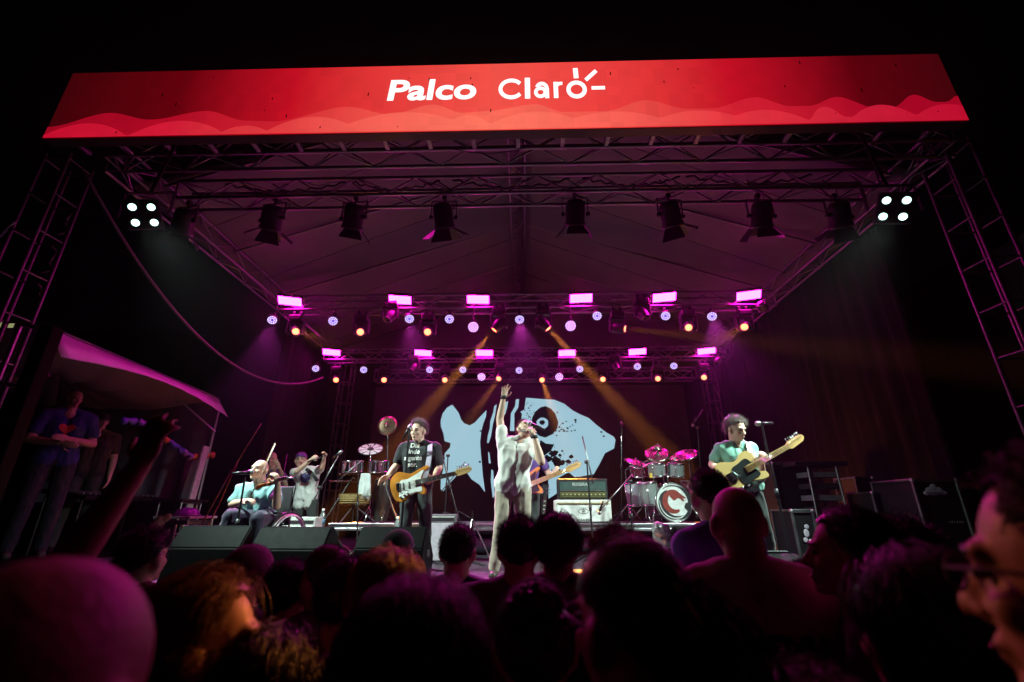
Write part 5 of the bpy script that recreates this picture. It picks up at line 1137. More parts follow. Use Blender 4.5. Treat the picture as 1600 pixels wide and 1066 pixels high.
MB(F0).box(F0 + Vector((-.2, 0, .8)), (.55, .7, .05), bev=.01).build('shelf', FC, rf); MB(F0).box(F0 + Vector((-.2, 0, .52)), (.4, .48, .2), bev=.01).build('rack_unit', BLK, rf)
cp = atx(292, 806, -5.6); pc = thing('purple_case', 'domed purple hat case on a small table by the wheelchair', 'case', (cp.x, cp.y, cp.z)); b = MB(); b.lathe([(0, .13), (.08, .122), (.15, .09), (.19, .03), (.20, 0), (0, 0)], n=24); b.build('dome', mat('purple_vinyl', (.25, .08, .42), .25, coat=.4), pc); MB().lathe([(.19, .0), (.205, .005), (.205, .02), (.195, .022)], n=24).build('rim', ALUD, pc)
tbp = thing('side_table', 'small pale side table under the domed purple case', 'table', (cp.x, cp.y, FLOOR)); MB().box((0, 0, cp.z - FLOOR - .025), (.6, .7, .04), bev=.008).build('table_top', mat('pale_green_board', (.45, .5, .46), .5), tbp); MB().box((0, 0, cp.z - FLOOR - .10), (.52, .62, .06)).build('apron', ALUD, tbp)
for e in (-1, 1):
    for y in (-.3, .3): bar('leg', (cp.x + e * .25, cp.y + y, FLOOR), (cp.x + e * .25, cp.y + y, cp.z - .05), .018, ALU, tbp)
gl = thing('cloth_garland', 'twisted blue and orange cloth garland strung under the tent', 'garland', atx(188, 655, -6.3)); GL0 = Vector(gl.location)
gpts = [(188, 657), (215, 658), (238, 667), (262, 688), (285, 705), (300, 714), (318, 712), (336, 710)]; gm = [mat('garland_blue', (.06, .06, .42), .5), mat('garland_violet', (.22, .10, .5), .45), mat('garland_orange', (.62, .16, .05), .5), mat('garland_blue', (.06, .06, .42), .5), mat('garland_violet', (.22, .10, .5), .45), mat('garland_orange', (.62, .16, .05), .5), mat('garland_orange', (.62, .16, .05), .5)]
for k in range(7):
    a = atx(*gpts[k], -6.25) - GL0; c = atx(*gpts[k + 1], -6.25) - GL0; b = MB(); pts = [a.lerp(c, t / 6) + Vector((.02 * math.sin(t * 2), 0, .02 * math.cos(t * 2.4 + k))) for t in range(7)]; b.path(pts, [.045 + .02 * math.sin(t * 1.9 + k) for t in range(7)], 7); o = b.build('cloth_twist', gm[k], gl)
# slanted poles behind the wheelchair
for k, (a, c, m) in enumerate((((362, 735), (408, 662), (.10, .02, .02)), ((340, 792), (372, 720), (.14, .03, .015)))):
    A0 = at(*a, 7.4); b = MB(A0); b.tube(A0, at(*c, 7.4), .012, n=8)
    if k: b.tube(A0, Vector((A0.x - .2, 7.4, FLOOR)), .012, n=8)
    else: b.tube(A0, Vector((A0.x - .45, 7.4, FLOOR)), .012, n=8)
    o = b.build('banner_pole', mat('pole_red%d' % k, m, .5)); o.location = A0; tag(o, ('long reddish pole slanting up behind the violinist', 'shorter orange pole leaning behind the violinist')[k], 'pole')
for k, px in enumerate((441, 458, 467)):
    A0 = at(px, 740, 8.6); b = MB(); b.tube((0, 0, FLOOR - A0.z), (.03, 0, .35), .009, n=6); o = b.build('stand_rod', BLKM if k == 1 else ALUD); o.location = A0; tag(o, ('thin upright rod just behind the bald horn player', 'thin upright rod between the two standing players', 'thin upright rod touching the head of the man in white')[k], 'rod')

# loose cables and a crumpled silver bag on the stage floor
for k, (pts, m, lb) in enumerate((([(520, 862), (532, 852), (545, 858), (548, 868), (535, 874), (510, 872)], PWHITE, 'white cable curled on the floor beside the riser legs'), ([(680, 878), (700, 882), (730, 876), (760, 884)], RUB, 'black cable lying on the floor left of the singer'), ([(1240, 872), (1262, 866), (1290, 874), (1330, 868)], RUB, 'black cable on the floor below the stencilled case'), ([(590, 900), (640, 884), (690, 892), (720, 880)], RUB, 'black cable running from the glinting wedge'))):
    P = [atz(x, y, FLOOR + .02) for x, y in pts]; Q = []
    for i in range(len(P) - 1):
        p0, p1, p2, p3 = P[max(i - 1, 0)], P[i], P[i + 1], P[min(i + 2, len(P) - 1)]
        for q in range(6): t = q / 6; Q.append(.5 * ((2 * p1) + (p2 - p0) * t + (2 * p0 - 5 * p1 + 4 * p2 - p3) * t * t + (3 * p1 - p0 - 3 * p2 + p3) * t ** 3))
    b = MB(Q[0]); b.path(Q, .012, 6); o = b.build('stage_cable', m); o.location = Q[0]; tag(o, lb, 'cable')
b = MB(); rb_ = random.Random(8)
for k in range(9): b.ell((rb_.uniform(-.1, .1), rb_.uniform(-.08, .08), .08 + k * .045), (.13 - k * .006, .11, .07), sub=2)
o = link('silver_bag', voxel(b, .014, 1, .018, 3, 'bag')); o.data.materials.append(mat('silver_foil', (.4, .46, .46), .3, .6, .3, 20)); bp_ = at(1046, 845, 5.55); o.location = (bp_.x, 5.55, FLOOR); tag(o, 'crumpled silver bag beside the wedge in front of the drum kit', 'bag')

# ================================================================== the band
WT = cloth('white_tee', (.72, .69, .64)); BEI = cloth('beige_jeans', (.42, .35, .27)); BTE = cloth('black_tee', (.012, .014, .016)); DJ = cloth('dark_jeans', (.03, .036, .035)); GTE = cloth('green_tee', (.20, .46, .36)); BLP = cloth('blue_polo', (.20, .40, .42)); VTE = cloth('violet_tee', (.10, .04, .22)); NAVY = cloth('navy_trousers', (.035, .028, .06)); WT2 = cloth('offwhite_tee', (.66, .67, .64))
# singer
L = Vector((at(803, 800, 5.0).x, 5.0, FLOOR))
J = pj(dict(pel=(801, 757), wai=(803, 735), che=(806, 706, .02), nek=(811, 686, .0), hed=(820, 671, .03), sR=(786, 694, .0), eR=(781, 655, .02), wR=(787, 621, -.02), sL=(832, 698, .02), eL=(846, 722, -.20), wL=(835, 682, -.20),
            hR=(788, 768), kR=(781, 832, -.03), aR=(772, 890, .02), hL=(816, 768), kL=(818, 832, .04), aL=(820, 890, .12)), L)
sing, Js, Bs, hcs, hss = human('person in white T-shirt and beige jeans singing with one arm raised', L, 0, 1.72, J, True, look=(.42, -.62, .60), hup=(-.25, .55, .8), hands={'R': dict(d=(.18, -.12, 1), n=(.3, -.9, 0), curl=[.12, .25, .45, .5], side=1, spread=.35), 'L': dict(d=(-.45, -.1, .85), n=(-.7, .6, .2), curl=.95, side=-1)},
    vox=.0075, skin=SKIN, shirt=WT, pants=BEI, hair='short', hairc='grey', beard='grey', hem=.03, sleeve=.55, belly=.94, shoes=mat('brown_shoe', (.06, .04, .03), .5), fold=.006)
mp = at(831, 664, 4.82) - L; hm_ = mic_mesh(None, L + mp + Vector((-.01, 0, .01)), (-.55, .1, .25), 'hand_microphone'); tag(hm_, 'black microphone held at the mouth of the singer', 'microphone')
b = MB(); wv_ = Js['wR']; b.tube(wv_ - Vector((0, 0, .02)), wv_ + Vector((0, 0, .015)), .034, n=14); b.build('wristband', RUB, sing); b = MB(); b.tube(Js['wL'] - Vector((0, 0, .02)), Js['wL'] + Vector((0, 0, .01)), .034, n=14); b.build('wristband', RUB, sing)
# guitarist in black
L = Vector((at(652, 800, 5.4).x, 5.4, FLOOR))
J = pj(dict(pel=(650, 757), wai=(652, 738), che=(654, 712), nek=(656, 692), hed=(653, 674, -.03), sR=(631, 701), eR=(620, 727, -.02), wR=(606, 744, -.22), sL=(680, 701), eL=(686, 731, .0), wL=(678, 747, -.22), hR=(639, 765), kR=(633, 822, -.06), aR=(630, 880), hL=(662, 765), kL=(665, 822, -.03), aL=(664, 880)), L)
g1, J1, B1, hc1, hs1 = human('person in black printed T-shirt playing a sunburst guitar', L, 0, 1.70, J, True, look=(-.30, -1, -.04), hands={'R': dict(d=(-.6, -.35, -.4), n=(.3, -.5, -.6), curl=[.5, .4, .45, .5], side=-1), 'L': dict(d=(-.3, -.2, -.2), n=(.1, .9, .4), curl=.85, side=-1)},
    vox=.0075, skin=SKIN, shirt=BTE, pants=DJ, hair='curly', hairc='grey', hair_len=.085, hair_n=1800, beard=None, sleeve=.72, fold=.006)
shirt_print('Dia\nlindo\na gente\nser.', 'front', J1, g1, mat('white_print', (.75, .74, .7), .7), .072, dz=-.005, dx=-.035)
gA = at(641, 757, 5.08); gB = at(714, 740, 5.02); guitar('electric_guitar', 'sunburst electric guitar with white pickguard worn by the guitarist in black', gA, gB - gA, (.05, -1, .12), STRAT, SUN, PWHITE, MAPLE, ROSE, 1.0, 'strat')
def strap(pa, pb, pc, m, w_, parent, loc):
    pts = [Vector(p) - Vector(loc) for p in (pa, pb, pc)]; b = MB(); n = 18; C_ = []
    for i in range(n + 1):
        t = i / n; C_.append(pts[0] * (1 - t) ** 2 + pts[1] * 2 * t * (1 - t) + pts[2] * t * t)
    vs = []
    for i, p in enumerate(C_):
        d = (C_[min(i + 1, n)] - C_[max(i - 1, 0)]).normalized(); sd = d.cross(Vector((0, -1, .25))).normalized() * w_ / 2; vs.append((b.bm.verts.new(p + sd), b.bm.verts.new(p - sd)))
    for a, c in zip(vs, vs[1:]): b.bm.faces.new((a[0], a[1], c[1], c[0]))
    o = b.build('guitar_strap', m, parent); o.modifiers.new('thickness', 'SOLIDIFY').thickness = .004; return o
strap(at(672, 693, 5.36), at(672, 722, 5.0), at(662, 752, 5.06), cloth('lilac_strap', (.35, .30, .38)), .055, g1, g1.location)
# guitarist in green
L = Vector((at(1158, 800, 5.1).x, 5.1, FLOOR))
J = pj(dict(pel=(1163, 757), wai=(1158, 737), che=(1152, 713), nek=(1149, 692), hed=(1151, 671, -.06), sR=(1127, 702), eR=(1113, 726, .04), wR=(1126, 742, -.24), sL=(1172, 701, .02), eL=(1188, 730, .0), wL=(1187, 731, -.26), hR=(1151, 768), kR=(1154, 826, -.08), aR=(1152, 890), hL=(1176, 768), kL=(1194, 822, .0), aL=(1210, 890, .15)), L)
J['wL'] = at(1190, 722, 4.88) - L; J['eL'] = at(1190, 748, 5.05) - L
g2, J2, B2, hc2, hs2 = human('person in green T-shirt looking down at a yellow guitar', L, 0, 1.72, J, True, look=(.36, -1, -.32), hands={'R': dict(d=(.5, -.3, -.35), n=(.2, .6, -.6), curl=[.6, .6, .7, .7], side=-1), 'L': dict(d=(.2, -.1, .8), n=(.3, .9, -.2), curl=.9, side=1)},
    vox=.0075, skin=SKIN, shirt=GTE, pants=DJ, hair='mop', hairc='grey', hair_len=.085, hair_n=1800, beard=None, sleeve=.62, fold=.008, seed=4)
gA = at(1157, 739, 4.78); gB = at(1250, 687, 4.78); guitar('electric_guitar', 'yellow electric guitar with black pickguard worn by the guitarist in green', gA, gB - gA, (-.05, -1, .10), TELE, CREAM, PBLACK, MAPLE, MAPLE, 1.12, 'tele')
strap(at(1168, 692, 5.06), at(1172, 712, 4.75), at(1182, 724, 4.8), cloth('tan_strap', (.55, .42, .30)), .05, g2, g2.location)
b = MB(); b.path([J2['nek'] + Vector((-.07, -.05, .02)), J2['nek'] + Vector((-.03, -.14, -.06)), J2['nek'] + Vector((.015, -.17, -.13)), J2['nek'] + Vector((.05, -.14, -.06)), J2['nek'] + Vector((.08, -.05, .02))], .003, 5); b.ell(J2['nek'] + Vector((.015, -.175, -.145)), (.010, .006, .018), sub=2); b.build('necklace', RUB, g2)
b = MB(); Q_ = lambda x, f, u: hc2 + B2 @ (Vector((x, f, u)) * hs2); b.path([Q_(-.086, -.0, -.01), Q_(-.095, -.02, -.03), Q_(-.09, -.03, -.06), Q_(-.07, -.05, -.1)], .004, 5); b.build('ear_monitor_wire', RUB, g2)
# bassist hidden behind the singer
L = Vector((at(826, 800, 6.5).x, 6.5, FLOOR))
J = pj(dict(pel=(822, 765), wai=(822, 748), che=(823, 725), nek=(824, 709), hed=(823, 692), sR=(806, 715), eR=(802, 737), wR=(812, 752, -.25), sL=(842, 714), eL=(858, 742, .0), wL=(868, 741, -.28), hR=(813, 772), kR=(811, 822), aR=(810, 870), hL=(833, 772), kL=(835, 822), aL=(836, 870)), L)
g3, J3, B3, hc3, hs3 = human('person in dark blue standing behind the singer with a bass', L, 0, 1.62, J, True, look=(.2, -1, -.1), hands={'L': dict(d=(.2, -.1, .8), n=(.3, .9, -.2), curl=.85, side=1)}, vox=.011, skin=SKIN, shirt=VTE, pants=DJ, hair='short', hairc='black')
gA = at(822, 760, 6.2); gB = at(886, 735, 6.15); guitar('bass_guitar', 'bass guitar whose maple neck pokes out from behind the singer', gA, gB - gA, (0, -1, .1), STRAT, SUN, PBLACK, MAPLE, MAPLE, 1.12, 'strat', longneck=1.0)

# violinist in a wheelchair
L = Vector((at(402, 820, 5.2).x, 5.2, FLOOR))
J = pj(dict(pel=(402, 806, .05), wai=(402, 790, .02), che=(403, 774), nek=(406, 757), hed=(405, 735, -.04), sR=(378, 766), eR=(363, 788, -.05), wR=(384, 783, -.30), sL=(428, 766), eL=(432, 791, -.22), wL=(434, 755, -.36), hR=(391, 812, -.02), kR=(360, 806, -.42), aR=(350, 860, -.40), hL=(413, 812, -.02), kL=(402, 810, -.44), aL=(402, 860, -.42)), L)
vi, Jv, Bv, hcv, hsv = human('bald person in blue polo shirt seated playing a violin', L, 0, 1.72, J, True, look=(-.12, -1, .22), hands={'R': dict(d=(.8, -.35, .15), n=(.1, .2, -1), curl=.7, side=-1), 'L': dict(d=(-.2, -.3, .8), n=(-.8, .3, 0), curl=.8, side=1)},
    vox=.0075, skin=SKIN, shirt=BLP, pants=NAVY, beard=None, sleeve=.75, belly=1.12, fold=.009, seed=9)
# violin: body, neck, scroll, bridge
vA = at(416, 756, 4.98); vB = at(455, 747, 4.72); X = (vB - vA).normalized(); Zv = Vector((-.1, -.45, .9)); Zv = (Zv - X * Zv.dot(X)).normalized(); Yv = Zv.cross(X)
vio = thing('violin', 'brown violin under the chin of the seated player', 'violin', vA); vio.rotation_mode = 'QUATERNION'; vio.rotation_quaternion = Matrix((X, Yv, Zv)).transposed().to_quaternion()
VW = mat('violin_varnish', (.32, .10, .02), .22, var=.25, scale=12, coat=.5)
b = MB(); b.prism(rounded([(-.10, 0), (-.095, .06), (-.05, .095), (.0, .085), (.04, .055), (.085, .05), (.13, .07), (.18, .078), (.22, .055), (.24, 0), (.22, -.055), (.18, -.078), (.13, -.07), (.085, -.05), (.04, -.055), (0, -.085), (-.05, -.095), (-.095, -.06)], 3), .032, Matrix.Translation((0, 0, -.016))); b.build('body', VW, vio)
MB().prism([(.16, -.016), (.40, -.011), (.40, .011), (.16, .016)], .012, Matrix.Translation((0, 0, .018))).build('fingerboard', PBLACK, vio); MB().box((.33, 0, .005), (.16, .022, .02), bev=.004).build('neck', VW, vio); MB().path([(.41, 0, .012), (.46, 0, .004), (.49, 0, -.006), (.505, 0, -.022), (.495, 0, -.034), (.485, 0, -.026)], [.012, .011, .010, .011, .010, .006], 8).build('scroll', PBLACK, vio)
MB().box((.07, 0, .034), (.004, .042, .034)).build('bridge', MAPLE, vio); MB().prism([(-.09, -.008), (.03, -.02), (.03, .02), (-.09, .008)], .008, Matrix.Translation((0, 0, .02))).build('tailpiece', PBLACK, vio)
for k in range(4): MB().tube((.43 + k * .015, -.03 if k % 2 else .03, .006), (.43 + k * .015, 0, .006), .004, n=6).build('tuning_peg', CHR, vio)
b0 = at(391, 777, 4.88); b1 = at(430, 692, 4.88); bw = thing('violin_bow', 'long violin bow slanting up across the seated player', 'bow', b0)
MB(b0).tube(b0, b1, .0045, .0035, 6).build('stick', mat('bow_wood', (.55, .32, .14), .35), bw); MB(b0).tube(b0 + Vector((.012, -.006, .0)), b1 + Vector((.010, -.006, -.01)), .0028, n=5).build('bow_hair', PWHITE, bw); MB(b0).box(b0 + Vector((.008, 0, .03)), (.014, .012, .04)).build('frog', PBLACK, bw)
# wheelchair
wc = thing('wheelchair', 'wheelchair with a pale rimmed wheel under the violinist', 'wheelchair', L); 
MB().box((0, .02, .44), (.44, .46, .05), bev=.015).build('seat', RUB, wc); MB().box((0, .27, .68), (.42, .04, .42), bev=.015).build('backrest', RUB, wc)
for e, ang in ((-1, .0), (1, .32)):
    c = Vector((e * .30, .08, .31)); Mw = Matrix.Translation(c) @ Matrix.Rotation(R(90) * 1, 4, 'Y') @ Matrix.Rotation(0, 4, 'X')
    if e > 0: Mw = Matrix.Translation(c) @ Matrix.Rotation(-.24, 4, 'Z') @ Matrix.Rotation(R(90), 4, 'Y')
    whl = MB().lathe([(.285, -.012), (.31, -.010), (.31, .010), (.285, .012), (.285, -.012)], Mw, 36).build('wheel', RUB, wc)
    MB().lathe([(.255, .025), (.272, .02), (.275, .035), (.26, .042), (.255, .025)], Mw, 36).build('push_rim', mat('pale_rim', (.75, .74, .76), .3, .3), whl); MB().lathe([(.268, -.012), (.286, -.012), (.286, .012), (.268, .012), (.268, -.012)], Mw, 36).build('rim', ALU, whl)
    for k in range(14): a = k * 2 * math.pi / 14; b = MB(); b.tube(Mw @ Vector((.02 * math.cos(a), .02 * math.sin(a), .01)), Mw @ Vector((.27 * math.cos(a), .27 * math.sin(a), 0)), .002, n=4); b.build('spoke', CHR, whl)
    MB().lathe([(.0, -.03), (.026, -.03), (.026, .03), (0, .03)], Mw, 12).build('hub', BLK, whl)
    MB().box((e * .235, .02, .60), (.05, .28, .025), bev=.008).build('armrest', RUB, wc); MB().path([(e * .22, .25, .9), (e * .22, .26, .45), (e * .22, -.2, .45), (e * .2, -.38, .14)], .012).build('side_frame', BLKM, wc)
    MB().lathe([(.05, -.015), (.065, -.012), (.065, .012), (.05, .015)], Matrix.Translation((e * .22, -.26, .066)) @ Matrix.Rotation(R(90), 4, 'Y'), 16).build('caster', RUB, wc); MB().box((e * .12, -.45, .12), (.14, .18, .015)).build('footrest', BLKM, wc)
mic_stand('black mic stand passing in front of the violinist', (at(374, 815, 4.72).x, 4.72, FLOOR), at(383, 746, 4.72), (at(391, 738, 4.74), (.55, .5, .1)), True)
# horn player behind
L = Vector((at(424, 800, 7.2).x, 7.2, FLOOR))
J = pj(dict(pel=(424, 792), wai=(424, 776), che=(424, 754), nek=(424, 736), hed=(424, 718, -.03), sR=(410, 744), eR=(408, 762), wR=(428, 736, -.26), sL=(440, 744), eL=(446, 758, -.1), wL=(436, 730, -.30), hR=(416, 798), kR=(415, 832), aR=(414, 860), hL=(432, 798), kL=(433, 832), aL=(434, 860)), L)
hp_, Jh, Bh_, hch, hsh = human('bald person in violet shirt raising one hand behind the violinist', L, 0, 1.6, J, True, look=(.35, -1, 0), hands={'L': dict(d=(-.2, -.5, .6), n=(-.5, .5, .2), curl=.6, side=1)}, vox=.010, skin=SKIND, shirt=VTE, pants=DJ, sleeve=.6, beard=None)
# player in white T-shirt
L = Vector((at(480, 800, 7.2).x, 7.2, FLOOR))
J = pj(dict(pel=(478, 778), wai=(480, 765), che=(480, 745), nek=(474, 731), hed=(470, 719, -.02), sR=(460, 739), eR=(464, 737, -.28), wR=(486, 718, -.30), sL=(494, 736, .02), eL=(503, 731, -.18), wL=(507, 716, -.24), hR=(468, 790), kR=(467, 826), aR=(466, 860), hL=(488, 790), kL=(489, 826), aL=(490, 860)), L)
fl, Jf, Bf, hcf, hsf = human('person in white printed T-shirt with both hands raised playing a thin dark instrument', L, 0, 1.56, J, True, look=(.30, -1, .05), hands={'R': dict(d=(.5, .0, .4), n=(.3, .9, -.3), curl=1.0, side=-1), 'L': dict(d=(-.1, -.1, .8), n=(-.3, -.9, .2), curl=1.0, side=1)}, vox=.0085, skin=SKIN, shirt=WT2, pants=DJ, sleeve=.65, hem=.09, hair='short', hairc='black', fold=.007, seed=12)
dme = bpy.data.meshes.new('d'); bm2 = bmesh.new(); bmesh.ops.create_circle(bm2, cap_ends=True, radius=.075, segments=24); bmesh.ops.subdivide_edges(bm2, edges=bm2.edges[:], cuts=2); bm2.to_mesh(dme); bm2.free(); dme.materials.append(mat('navy_print', (.05, .05, .16), .7, var=.8, scale=40))
shirt_print(dme, 'front', Jf, fl, None, .1, dz=-.02, dx=.02, name='round_print')
b = MB(); b.box((0, 0, 0), (.12, .001, .02)); rm = bpy.data.meshes.new('r'); bm2 = bmesh.new()
for k in range(6): bmesh.ops.create_grid(bm2, x_segments=1, y_segments=1, size=.5, matrix=Matrix.Translation((-.06 + k * .024, .004 * (k % 2), 0)) @ Matrix.Diagonal((.016, .024, 1, 1)))
bm2.to_mesh(rm); bm2.free(); rm.materials.append(mat('red_print', (.5, .06, .06), .7)); shirt_print(rm, 'front', Jf, fl, None, .03, dz=-.125, dx=.02, name='red_print')
strap(at(478, 733, 7.1), at(488, 738, 6.95), at(496, 752, 7.05), RUB, .05, fl, fl.location)
# violet headscarf and the thin instrument
b = MB(); Q_ = lambda x, f, u: hcf + Bf @ (Vector((x, f, u)) * hsf); b.ell(Q_(0, -.01, .05), Vector((.092, .108, .075)) * hsf, Bf.to_quaternion(), 3); bmesh.ops.bisect_plane(b.bm, geom=b.bm.verts[:] + b.bm.edges[:] + b.bm.faces[:], plane_co=Q_(0, 0, .04), plane_no=Bf @ Vector((0, 0, 1)), clear_inner=True); b.build('headscarf', mat('violet_scarf', (.12, .02, .22), .5, var=.6, scale=40), fl)
i0 = at(480, 722, 6.86); i1 = at(510, 712, 6.92); ins_ = thing('flute', 'thin dark flute held up by the person in white printed T-shirt', 'flute', i0); MB(i0).tube(i0, i1, .011, n=10).build('tube', PBLACK, ins_)
for t in (.45, .55, .65, .8): c = i0.lerp(i1, t); MB(i0).tube(c, c + Vector((0, -.016, 0)), .007, n=8).build('key', CHR, ins_)

# two people under the tent
b_ = atx(95, 690, -7.0); L = Vector((b_.x, b_.y, FLOOR)); hz_ = atx(95, 596, -7.0).z - FLOOR
t1, Jt, Bt, hct, hst = human('bald person in blue heart T-shirt with folded arms under the tent', L, R(52), hz_, dict(eL=(.25, -.06, 1.13), wL=(.02, -.24, 1.15), eR=(-.25, -.06, 1.13), wR=(-.02, -.26, 1.10)), look=(.35, -1, -.12), vox=.012, skin=SKIND, shirt=cloth('blue_tee', (.008, .018, .14)), pants=cloth('dark_blue_jeans', (.006, .008, .02)), sleeve=.62)
hme = bpy.data.meshes.new('heart'); bm2 = bmesh.new(); hv = []
for k in range(40): a = k * 2 * math.pi / 40; hv.append(bm2.verts.new((.0058 * 16 * math.sin(a) ** 3, .0058 * (13 * math.cos(a) - 5 * math.cos(2 * a) - 2 * math.cos(3 * a) - math.cos(4 * a)), 0)))
bm2.faces.new(hv); bmesh.ops.triangulate(bm2, faces=bm2.faces[:]); bmesh.ops.subdivide_edges(bm2, edges=bm2.edges[:], cuts=2); bm2.to_mesh(hme); bm2.free(); hme.materials.append(mat('heart_red', (.55, .05, .04), .6))
shirt_print(hme, 'front', Jt, t1, None, .1, dz=.0, name='heart_print')
b_ = atx(150, 690, -7.3); L = Vector((b_.x, b_.y, FLOOR)); hz_ = atx(150, 638, -7.3).z - FLOOR
t2, Jt2, Bt2, hct2, hst2 = human('person in cap and glasses behind the sound desk', L, R(50), hz_, None, look=(.2, -1, -.1), vox=.013, skin=SKIN, shirt=BTE, pants=DJ, cap=cloth('dark_cap', (.03, .02, .04)))

# ================================================================== the crowd, mostly backs of heads
def glasses(o, hc, B, s, m):
    P = lambda x, f, u: hc + B @ (Vector((x, f, u)) * s); b = MB()
    for e in (-1, 1):
        b.path([P(e * (.034 + .024 * math.cos(a * .5236)), .104, .0 + .018 * math.sin(a * .5236)) for a in range(13)], .0022 * s, 5); b.path([P(e * .058, .104, .006), P(e * .078, .06, .008), P(e * .084, -.01, .004), P(e * .084, -.03, -.012)], .0026 * s, 5)
    b.path([P(-.01, .105, .003), P(0, .108, .006), P(.01, .105, .003)], .0022 * s, 5); b.build('glasses', m, o)
crowd_g = 'audience in front of the stage'
tees = {'black': cloth('crowd_black', (.010, .010, .011)), 'grey': cloth('crowd_grey', (.16, .15, .15)), 'white': cloth('crowd_white', (.62, .58, .54)), 'wine': cloth('crowd_wine', (.10, .02, .03)), 'navy': cloth('crowd_navy', (.02, .02, .06)), 'violet': cloth('crowd_violet', (.10, .06, .30)), 'brown': cloth('crowd_brown', (.09, .05, .035))}
JE = cloth('crowd_jeans', (.02, .024, .04))
def fan(label, px, top, Y, rz=180, hair=None, hairc='black', tee='black', look=(0, -1, .12), wide=1.0, skin=None, vox=.012, n=1500, seed=1, arms=None, hands=None, cap=None, face=True, hl=None, beard=None, belly=1.0, sleeve=.6):
    d = Y; z = at(px, top, d).z; pad = {'curly': .02, 'mop': .02, 'bun': .0, 'tuft': .03, 'short': .012, 'long': .012, 'mid': .012, 'pony': .012}.get(hair, 0)
    H = z - pad; H = H / (1.742 / 1.75)
    loc = Vector((at(px, top + 30, Y).x, Y, 0))
    return human(label, loc, R(rz), H, arms, False, look=look, hands=hands, vox=vox, skin=skin or SKIN, shirt=tees[tee], pants=JE, hair=hair, hairc=hairc, hair_n=n, hair_len=hl, wide=wide, seed=seed, group=crowd_g, cap=cap, face=face, beard=beard, belly=belly, sleeve=sleeve, fold=.004 if tee in ('white', 'grey') else 0)
fan('person with a bare shaved head close to the lens in the lower left corner', 105, 838, .40, 180, None, tee='black', skin=mat('skin_weathered', (.36, .2, .14), .55, var=.25, scale=25, bump=.25, bscale=120), vox=.008, face=False, look=(0, -1, -.05))
fan('person with a hand thrown up in front of the tent', -115, 862, .95, 178, 'short', tee='wine', skin=SKIND, vox=.009, arms=dict(eR=(-.20, -.10, 1.70), wR=(-.25, -.18, 1.95)), hands={'R': dict(d=(-.08, -.1, 1), n=(0, -1, 0), curl=[.25, .3, .4, .5], side=1, spread=.2)}, face=False, seed=2)
o, j, B, hc, hs = fan('blond haired person in glasses looking right, face lit orange', 335, 893, 1.0, 118, 'mid', 'blond', 'black', look=(0, -1, .05), vox=.008, n=3600, seed=3, hl=.20)
glasses(o, hc, B, hs, BLKM)
fan('person in pale cap with pink light on the brim', 392, 850, 2.0, 160, 'short', 'black', 'black', cap=cloth('pale_cap', (.35, .28, .33)), seed=4, look=(.2, -1, .1))
fan('person with cropped grey hair turned sideways with bright cheek', 508, 850, 1.85, 235, 'buzz', 'grey', tee='grey', n=1800, seed=5, look=(0, -1, .3))
fan('dark haired person in front of the cropped grey haired one', 548, 866, 1.55, 175, 'short', 'black', 'black', seed=6)
fan('small dark capped head in front of the glinting wedge', 622, 829, 2.7, 180, None, tee='black', cap=cloth('black_cap', (.01, .01, .012)), seed=7)
fan('red haired person with long loose hair below the wedge', 610, 855, 1.35, 185, 'long', 'red', 'wine', n=3000, seed=8, hl=.34)
fan('person with very long black hair in the bottom middle', 655, 903, .72, 180, 'long', 'black', 'black', n=3600, seed=9, vox=.009, hl=.42)
fan('short haired dark silhouette between the wedge and the singer', 716, 814, 2.35, 180, 'short', 'black', 'black', seed=10)
fan('broad shouldered person in grey shirt right below the singer', 811, 794, 2.0, 180, 'tuft', 'black', 'grey', wide=1.32, seed=11)
fan('dark haired person in front of the white cabinet', 872, 796, 2.05, 165, 'mid', 'black', 'brown', seed=12, hl=.16)
fan('person with glowing red short curly hair', 962, 815, 1.62, 180, 'curly', 'red', 'black', n=1400, seed=13, hl=.06)
o, j, B, hc, hs = fan('big dark haired head with a loose ponytail, ear and earring lit orange', 975, 832, .82, 196, 'pony', 'black', 'black', n=3600, seed=14, vox=.008, look=(.25, -1, .05))
glasses(o, hc, B, hs, BLKM); b = MB(); b.ell(hc + B @ (Vector((.086, .0, -.055)) * hs), (.008, .006, .010), sub=2); b.build('earring', CHR, o)
fan('person with a pink lit hair bun low in the crowd', 835, 914, 1.12, 180, 'bun', 'brown', 'black', n=2600, seed=15)
o, j, B, hc, hs = fan('tall bald person in pale T-shirt with dark print on the back', 1146, 753, 1.7, 180, None, tee='white', skin=SKIND, seed=16, wide=1.05, vox=.010, face=False)
sh_t = text_mesh('SEMU', .085, mat('black_print', (.01, .01, .01), .8), th=0, off=.006); shirt_print(sh_t, 'back', j, o, None, .1, dz=.0, dx=-.05, name='back_print')
fan('person looking left beside the drum kit, half hidden by the bald one', 1106, 728, 2.5, 205, 'short', 'black', 'violet', seed=17, look=(-.5, -1, 0))
o, j, B, hc, hs = fan('person holding a phone up in front of the stencilled case', 1262, 872, 1.9, 180, 'short', 'brown', 'wine', seed=18, arms=dict(eL=(.24, -.22, 1.25), wL=(.10, -.36, 1.48), eR=(-.24, -.22, 1.25), wR=(-.0, -.38, 1.50)), hands={'R': dict(d=(0, -.1, 1), n=(.9, -.2, 0), curl=.5, side=1), 'L': dict(d=(0, -.1, 1), n=(-.9, -.2, 0), curl=.5, side=1)})
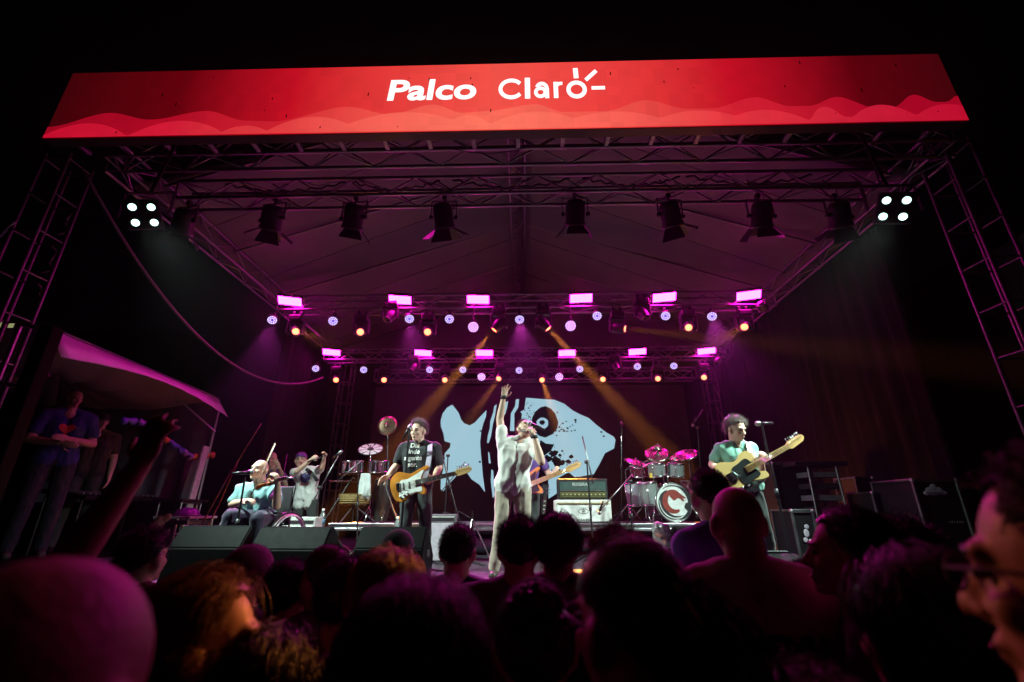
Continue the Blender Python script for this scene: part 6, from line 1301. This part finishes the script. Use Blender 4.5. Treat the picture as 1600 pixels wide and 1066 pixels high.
ph = thing('phone', 'phone held up by the person in front of the stencilled case', 'phone', o.matrix_basis @ (j['wL'].lerp(j['wR'], .5) + Vector((0, -.02, .09)))); MB().box((0, 0, 0), (.075, .010, .15), bev=.004).build('phone_body', BLK, ph); MB().box((0, -.0062, 0), (.068, .002, .138)).build('phone_screen', mat('phone_glass', (.02, .02, .03), .1), ph)
fan('long haired person in profile facing left with a purple lit brow', 1312, 790, 1.5, 240, 'long', 'black', 'black', n=2600, seed=19, vox=.008, look=(0, -1, .1), hl=.36, arms=dict(eR=(-.20, -.24, 1.22), wR=(-.02, -.34, 1.34)))
fan('brown wavy haired person before the low wide flight case', 1402, 806, 1.75, 190, 'curly', 'brown', 'black', n=1200, seed=20, hl=.09)
fan('person with a great mass of black hair at the lower right', 1415, 852, .82, 180, 'long', 'black', 'black', n=3600, seed=21, wide=1.15, hl=.38, vox=.009)
o, j, B, hc, hs = fan('close person in dark glasses facing left at the right edge', 1652, 672, .50, 210, 'short', 'black', 'black', n=3000, seed=22, vox=.007, skin=SKIND, look=(0, -1, .0))
glasses(o, hc, B, hs, RUB)
fan('person whose crown just shows at the bottom right', 1258, 1030, .75, 180, 'short', 'brown', 'wine', seed=23, vox=.009)
fan('short dark haired person at the far left edge below the desk', 232, 822, 2.3, 175, 'curly', 'black', 'wine', seed=24, arms=dict(eL=(.27, -.12, 1.46), wL=(.20, -.2, 1.70)))
fan('person in violet sleeves low between the blond one and the long black hair', 430, 985, 1.05, 180, 'mid', 'black', 'violet', seed=25, sleeve=1.5)
fan('dark head between the pale cap and the cropped grey hair', 452, 872, 1.9, 180, 'short', 'black', 'black', seed=26)
fan('dark head at the right between profile and wavy hair', 1365, 850, 2.2, 180, 'short', 'black', 'navy', seed=27)

# ------------------------------------------------------------------ thin stage haze in the air
hz = MB().box((-2, 12, 7.2), (130, 110, 16.4)).build('haze', [])
hz['kind'] = 'stuff'; hz['label'] = 'thin stage haze in the air around the lamps'; hz['category'] = 'haze'
hm = bpy.data.materials.new('haze_air'); hm.use_nodes = True; nt = hm.node_tree; nt.nodes.clear()
o_ = nt.nodes.new('ShaderNodeOutputMaterial'); v_ = nt.nodes.new('ShaderNodeVolumePrincipled')
v_.inputs['Color'].default_value = (.85, .82, .85, 1); v_.inputs['Density'].default_value = .0015; v_.inputs['Anisotropy'].default_value = .90
nt.links.new(v_.outputs[0], o_.inputs['Volume']); hz.data.materials.append(hm)

bpy.data.scenes.remove(_tmp)
